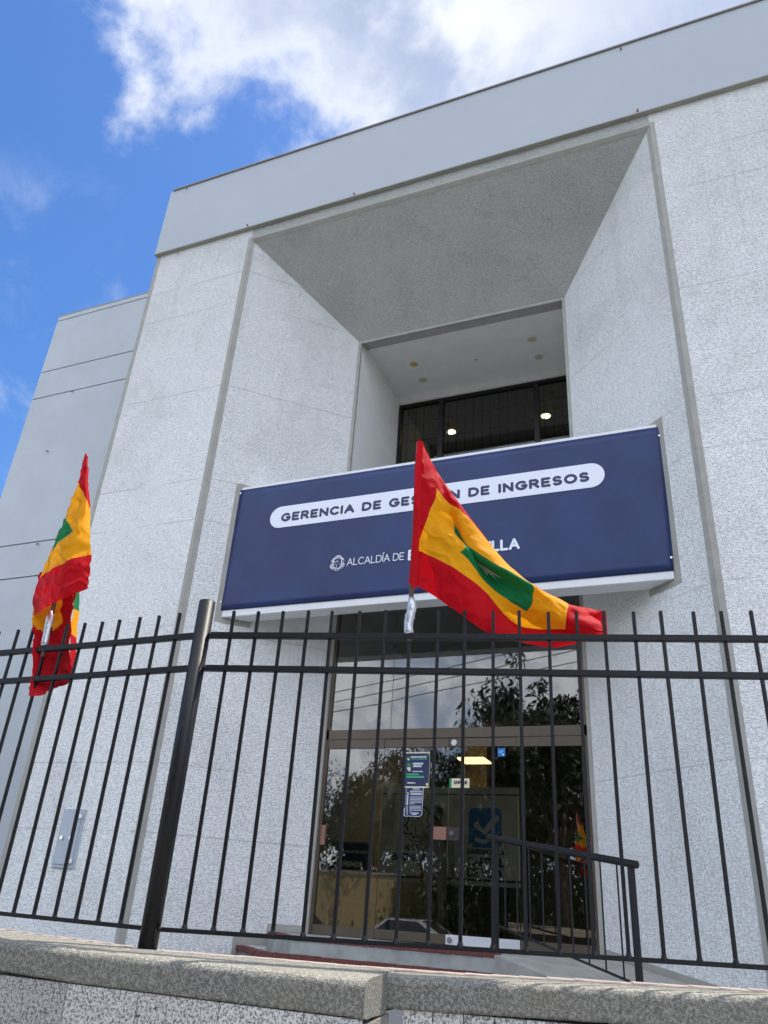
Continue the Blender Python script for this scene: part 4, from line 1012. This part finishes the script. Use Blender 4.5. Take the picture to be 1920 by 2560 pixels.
# person inside
def person(x, y, z):
    o0 = thing('person', 'person in a pale shirt and beige trousers standing with their back to the glass doors', 'person', (x, y, z))
    V_ = []; E_ = []; Rd = []
    def v(p_, r, par=None):
        V_.append(Vector(p_)); Rd.append(r)
        if par is not None: E_.append((par, len(V_)-1))
        return len(V_)-1
    pel = v((0, 0, .95), (.155, .11)); sp1 = v((0, -.01, 1.12), (.14, .10), pel); ch = v((0, 0, 1.30), (.165, .11), sp1); nk0 = v((0, .0, 1.44), (.085, .07), ch); nk = v((0, .01, 1.52), (.052, .052), nk0); hd_ = v((0, .02, 1.60), (.075, .088), nk); tp = v((0, .02, 1.69), (.07, .085), hd_)
    for s_ in (-1, 1):
        hp_ = v((.09*s_, 0, .88), (.088, .095), pel); kn = v((.10*s_, .01, .49), (.058, .062), hp_); an = v((.10*s_, -.02, .10), (.042, .046), kn); ft = v((.11*s_, .13, .035), (.04, .03), an)
        sh_ = v((.185*s_, 0, 1.40), (.058, .058), nk0); el = v((.235*s_, -.03, 1.13), (.042, .042), sh_); wr = v((.24*s_, .05, .90), (.028, .03), el); pm = v((.24*s_, .075, .83), (.018, .036), wr)
        for k_, (dy, L) in enumerate(((-.028, .068), (-.010, .078), (.010, .074), (.028, .06))):
            a1 = v((.238*s_, .085+dy, .79), (.0085, .0085), pm); a2 = v((.232*s_, .092+dy*1.05, .79-L*.55), (.008, .008), a1); v((.222*s_, .098+dy*1.05, .79-L), (.0068, .0068), a2)
        t1 = v((.225*s_, .115, .85), (.010, .010), wr); v((.215*s_, .135, .81), (.009, .009), t1)
    me_ = bpy.data.meshes.new('body'); me_.from_pydata(V_, E_, []); o = bpy.data.objects.new('tmp', me_); COL.objects.link(o)
    md = o.modifiers.new('s', 'SKIN'); md.use_smooth_shade = True
    for i, sv in enumerate(me_.skin_vertices[0].data): sv.radius = Rd[i]; sv.use_root = (i == 0)
    o.modifiers.new('b', 'SUBSURF').levels = 2
    C.view_layer.update(); dg = C.evaluated_depsgraph_get(); m2 = bpy.data.meshes.new_from_object(o.evaluated_get(dg)); bpy.data.objects.remove(o)
    m2.materials.clear()
    for k_ in ('skin', 'shirt', 'trouser', 'shoe'): m2.materials.append(M[k_])
    for f_ in m2.polygons:
        c_ = f_.center
        f_.material_index = 0 if (c_.z > 1.475 or (abs(c_.x) > .19 and c_.z < 1.0)) else (1 if c_.z > .96 else (2 if c_.z > .085 else 3)); f_.use_smooth = True
    bo = bpy.data.objects.new('body', m2); COL.objects.link(bo); bo.parent = o0
    h_ = MB(); h_.sphere((x, y-.005, z+1.665), .098, (.92, 1.05, 1.05), 18, 12); h_.build('hair', M['hair'], o0, smooth=True)
    return o0
person(-3.86, 11.45, 1.216)

# ================================================================== across the street: seen as reflections in the glass
def tree_mesh(seed, h, cr, nleaf, ls, zc, kind='leaf'):
    rnd = random.Random(seed); tk = MB(); lf_ = MB()
    tk.tube([(0, 0, 0), (.08, .05, h*.2), (-.05, .1, h*.38), (.05, 0, h*.55)], [.22, .17, .14, .1], 10)
    tips = []
    for i in range(9):
        a = rnd.uniform(0, 6.28); r = cr*rnd.uniform(.55, .95); zz = zc+rnd.uniform(-.5, .8)*cr*.7
        s_ = Vector((0, .05, h*rnd.uniform(.30, .52))); e_ = Vector((r*math.cos(a), r*math.sin(a), zz)); mm = (s_+e_)/2+Vector((0, 0, .3*cr*rnd.uniform(0, .6)))
        tk.tube([s_, (s_+mm)/2+Vector((0, 0, .08)), mm, (mm+e_)/2, e_], [.09, .075, .055, .035, .015], 7); tips.append(e_); tips.append((mm+e_)/2)
        for k_ in range(3):
            e2 = mm+Vector((rnd.uniform(-1, 1), rnd.uniform(-1, 1), rnd.uniform(-.4, .8)))*cr*.5
            tk.tube([mm, (mm+e2)/2+Vector((0, 0, .1)), e2], [.04, .026, .01], 6); tips.append(e2)
    clus = []
    for t_ in tips:
        for k_ in range(5): clus.append((t_+Vector((rnd.gauss(0, 1), rnd.gauss(0, 1), rnd.gauss(0, .8)))*cr*.2, rnd.uniform(.14, .26)*cr))
    for i in range(nleaf):
        c_, r_ = rnd.choice(clus)
        d = Vector((rnd.gauss(0, 1), rnd.gauss(0, 1), rnd.gauss(0, 1))).normalized()*r_*rnd.random()**.5
        p_ = c_+d; ax = Vector((rnd.gauss(0, .6), rnd.gauss(0, .6), -rnd.uniform(.2, 1.2))).normalized(); sd2 = ax.cross(Vector((rnd.gauss(0, 1), rnd.gauss(0, 1), rnd.gauss(0, 1)))).normalized()
        L = ls*rnd.uniform(.7, 1.3); wd = L*.17
        lf_.add([p_, p_+ax*L*.45+sd2*wd, p_+ax*L, p_+ax*L*.45-sd2*wd], [(0, 1, 2, 3)])
    return tk.mesh('trunk', M['bark'], smooth=True), lf_.mesh('crown', M[kind])
def put_tree(name, label, cat, loc, rz, sc, meshes, group):
    t_ = thing(name, label, cat, loc, group); t_.rotation_euler.z = rz; t_.scale = (sc, sc, sc)
    for nm, me_ in zip(('trunk', 'crown'), meshes):
        o = bpy.data.objects.new(nm, me_); COL.objects.link(o); o.parent = t_
    return t_
G_ = 'trees across the street, reflected in the glass'
tm1 = tree_mesh(3, 8.2, 2.9, 13000, .27, 7.6)
put_tree('broadleaf_tree', 'long leaved tree whose drooping crown is mirrored in the right of the transom glass', 'tree', (-4.6, -4.4, 0), .6, 1.0, tm1, G_)
tm2 = tree_mesh(11, 6.4, 3.0, 18000, .24, 5.2)
for i, (x, y, sc, lb_) in enumerate(((-8.4, -15.5, 1.12, 'dense dark tree mirrored low in the right door pane'), (-2.4, -16.0, 1.2, 'dense dark tree mirrored in the right side window'), (-17.0, -16.5, 1.1, 'dark bushy tree mirrored behind the palms in the left side window'), (-25.0, -18, 1.2, 'far dark tree mirrored at the left edge of the glass'), (3.9, -15, 1.15, 'dark tree across the street beyond the right edge of the glass'), (-12.9, -19, 1.25, 'small dark tree mirrored behind the opening hours poster'))):
    put_tree('shade_tree', lb_, 'tree', (x, y, 0), i*1.3, sc, tm2, G_)
def palm_mesh(seed):
    rnd = random.Random(seed); tk = MB(); fr = MB(); H = 6.0
    tk.tube([(0, 0, 0), (.1, 0, 2), (.15, .1, 4), (.2, .1, H)], [.2, .15, .13, .12], 10)
    for i in range(22):
        a = 6.283*i/22+rnd.uniform(-.1, .1); up = rnd.uniform(-.1, 1.0); L = rnd.uniform(1.7, 2.3); pts = []
        for k_ in range(8):
            t_ = k_/7; pts.append(Vector((.2+math.cos(a)*L*t_*(1-.25*up*t_), .1+math.sin(a)*L*t_*(1-.25*up*t_), H+up*L*t_*.75-L*t_*t_*.85)))
        fr.tube(pts, [.02*(1-.9*k_/7) for k_ in range(8)], 5)
        for k_ in range(26):
            t_ = .12+.85*k_/26; j = min(6, int(t_*7)); p_ = pts[j].lerp(pts[j+1], t_*7-j); d = (pts[j+1]-pts[j]).normalized(); sd2 = d.cross(Vector((0, 0, 1))).normalized()
            for s_ in (-1, 1):
                e_ = p_+(sd2*s_*.75+d*.55+Vector((0, 0, -.5)))*.55*(1-.55*abs(t_-.4)); fr.add([p_, p_.lerp(e_, .5)+d*.022, e_, p_.lerp(e_, .5)-d*.022], [(0, 1, 2, 3)])
    return tk.mesh('trunk', M['bark'], smooth=True), fr.mesh('crown', M['palm'])
pm_ = palm_mesh(4)
for i, (x, y, sc, lb_) in enumerate(((-14.2, -14.6, 1.12, 'feathery palm mirrored at the left end of the transom glass'), (-12.0, -15.2, 1.05, 'shorter feathery palm mirrored right of the taller palm in the transom glass'))):
    put_tree('palm_tree', lb_, 'palm', (x, y, 0), i*.7, sc, pm_, 'palms across the street, reflected in the glass')
# power line
A0, B0 = Vector((-24, -5.2, 0)), Vector((1.5, -3.9, 0))
for (v_, hgt, lb_) in ((A0, 7.6, 'concrete utility pole at the far left end of the cables'), (B0, 11.2, 'taller utility pole at the right end of the cables')):
    up_ = thing('utility_pole', lb_, 'utility pole', v_, 'poles of the power line')
    q = MB(); q.tube([v_-Vector((0, 0, .1)), v_+Vector((0, 0, hgt))], [.16, .10], 14); q.build('pole', M['wood'], up_, smooth=True)
    q = MB(); q.box((v_.x-.06, v_.y-.7, hgt-.5), (v_.x+.06, v_.y+.7, hgt-.38)); q.build('crossarm', M['wood'], up_)
for k_ in range(3):
    q = MB(); za, zb_ = 6.75+.27*k_, 10.2+.42*k_; pts = []
    for i in range(25):
        t_ = i/24; pts.append(A0.lerp(B0, t_)+Vector((0, .11*(k_-1), za+(zb_-za)*t_-1.1*4*t_*(1-t_)*.25)))
    q.tube(pts, .016, 6); tag(q.build('power_cable', M['cable'], loc=tuple(A0+Vector((0, 0, za)))), ('lowest', 'middle', 'top')[k_]+' of the three black cables mirrored across the transom glass', 'cable', 'cables of the power line')
# tan wall and small building across the street
tw_ = thing('tan_wall', 'sunlit tan boundary wall across the street mirrored low in the left side window', 'wall', (-17, -13.4, 0))
q = MB(); q.box((-26, -13.7, -.05), (-13.4, -13.4, 2.9)); q.build('wall', M['tan'], tw_)
q = MB(); q.box((-26, -13.75, 2.9), (-13.35, -13.35, 2.98)); q.build('capping', M['trim'], tw_)
q = MB(); q.box((-26, -13.399, .55), (-13.4, -13.38, .75)); q.build('green_stripe', M['ltgreen'], tw_)
# dark hedge under the trees
def hedge_mesh():
    rnd = random.Random(5); hb = MB()
    for i in range(22000):
        p_ = Vector((rnd.uniform(-2.4, 2.4), rnd.gauss(0, .45), abs(rnd.gauss(0, 1))*.95)); 
        if p_.z > 2.6+.5*noise.noise(Vector((p_.x*1.3, 2, 2))): continue
        ax = Vector((rnd.gauss(0, 1), rnd.gauss(0, 1), rnd.gauss(0, 1)+.3)).normalized(); s2 = ax.cross(Vector((rnd.gauss(0, 1), rnd.gauss(0, 1), rnd.gauss(0, 1)))).normalized(); L = rnd.uniform(.10, .22)
        hb.add([p_, p_+ax*L*.5+s2*L*.3, p_+ax*L, p_+ax*L*.5-s2*L*.3], [(0, 1, 2, 3)])
    return hb.mesh('foliage', M['leaf'])
hm = hedge_mesh()
for i, (x, lb_) in enumerate(((-11.0, 'dark leafy shrub across the street next to the tan wall end'), (-6.6, 'dark leafy shrub mirrored low behind the door lock'), (-2.2, 'dark leafy shrub mirrored low behind the handrail'), (2.4, 'dark leafy shrub across the street, farthest right'), (-15.8, 'dark leafy shrub rising just behind the right end of the tan wall'), (-20.6, 'dark leafy shrub rising behind the middle of the tan wall'))):
    hg = tag(bpy.data.objects.new('shrub', hm), lb_, 'shrub', 'shrubs across the street, reflected in the glass'); COL.objects.link(hg); hg.location = (x, -13.9+.2*(i % 2)-(1.6 if i > 3 else 0), 0); hg.rotation_euler.z = .1*i; hg.scale = (1.05, 1.2, 1.7)
# parked cars
def car(loc, paint, label, rz=0):
    c_ = thing('parked_car', label, 'car', loc, 'cars parked along the far kerb'); c_.rotation_euler.z = rz
    def part(mb, nm, mt, **k_):
        o = bpy.data.objects.new(nm, mb.mesh(nm, mt, Vector((0, 0, 0)), **k_)); COL.objects.link(o); o.parent = c_; return o
    prof = [(-2.05, .30), (-2.1, .62), (-2.0, .86), (-1.3, .95), (-.75, 1.40), (.55, 1.44), (1.35, .98), (2.0, .90), (2.1, .60), (2.02, .30)]
    q = MB(); n = len(prof); vs = []
    for (yy_, ins) in ((-.82, .0), (-.86, .02), (.86, .02), (.82, .0)):
        for (a, z) in prof: vs.append((a*(1 if abs(yy_) > .85 else .985), yy_*(1 if z < 1.0 else .80), z))
    fs = [tuple(range(n)), tuple(range(3*n, 4*n))[::-1]]
    for r_ in range(3):
        for i in range(n): fs.append((r_*n+i, r_*n+(i+1) % n, (r_+1)*n+(i+1) % n, (r_+1)*n+i))
    q.add(vs, fs); part(q, 'body', M[paint], smooth=False, bevel=.02)
    for s_ in (-1, 1):
        q = MB(); q.add([(-1.12, s_*.845, .99), (1.12, s_*.845, .99), (.5, s_*.715, 1.37), (-.68, s_*.715, 1.35)], [(0, 1, 2, 3)]); part(q, 'side_window', M['carglass'])
    q = MB(); q.add([(1.34, -.66, 1.0), (1.34, .66, 1.0), (.62, .6, 1.42), (.62, -.6, 1.42)], [(0, 1, 2, 3)]); part(q, 'windscreen', M['carglass'])
    q = MB(); q.add([(-1.33, -.66, .98), (-1.33, .66, .98), (-.80, .6, 1.385), (-.80, -.6, 1.385)], [(0, 1, 2, 3)]); part(q, 'rear_window', M['carglass'])
    for x in (-1.3, 1.3):
        for s_ in (-1, 1):
            q = MB(); q.disc((x, s_*.70, .31), .31, (0, s_, 0), .19, 22); wo_ = part(q, 'wheel', M['tyre'])
            q = MB(); q.disc((x, s_*.885, .31), .19, (0, s_, 0), .012, 18); r2 = part(q, 'rim', M['steel']); r2.parent = wo_
    for s_ in (-.6, .6):
        q = MB(); q.sphere((2.06, s_, .70), .1, (.3, 1.3, .7), 10, 7); part(q, 'headlight', M['white'], smooth=True)
    return c_
car((-11.2, -9.2, -.13), 'carw', 'white car parked across the street, mirrored low in the left door', 0)
car((-16.4, -9.2, -.13), 'card', 'dark car parked across the street, mirrored in the left side window', math.pi)
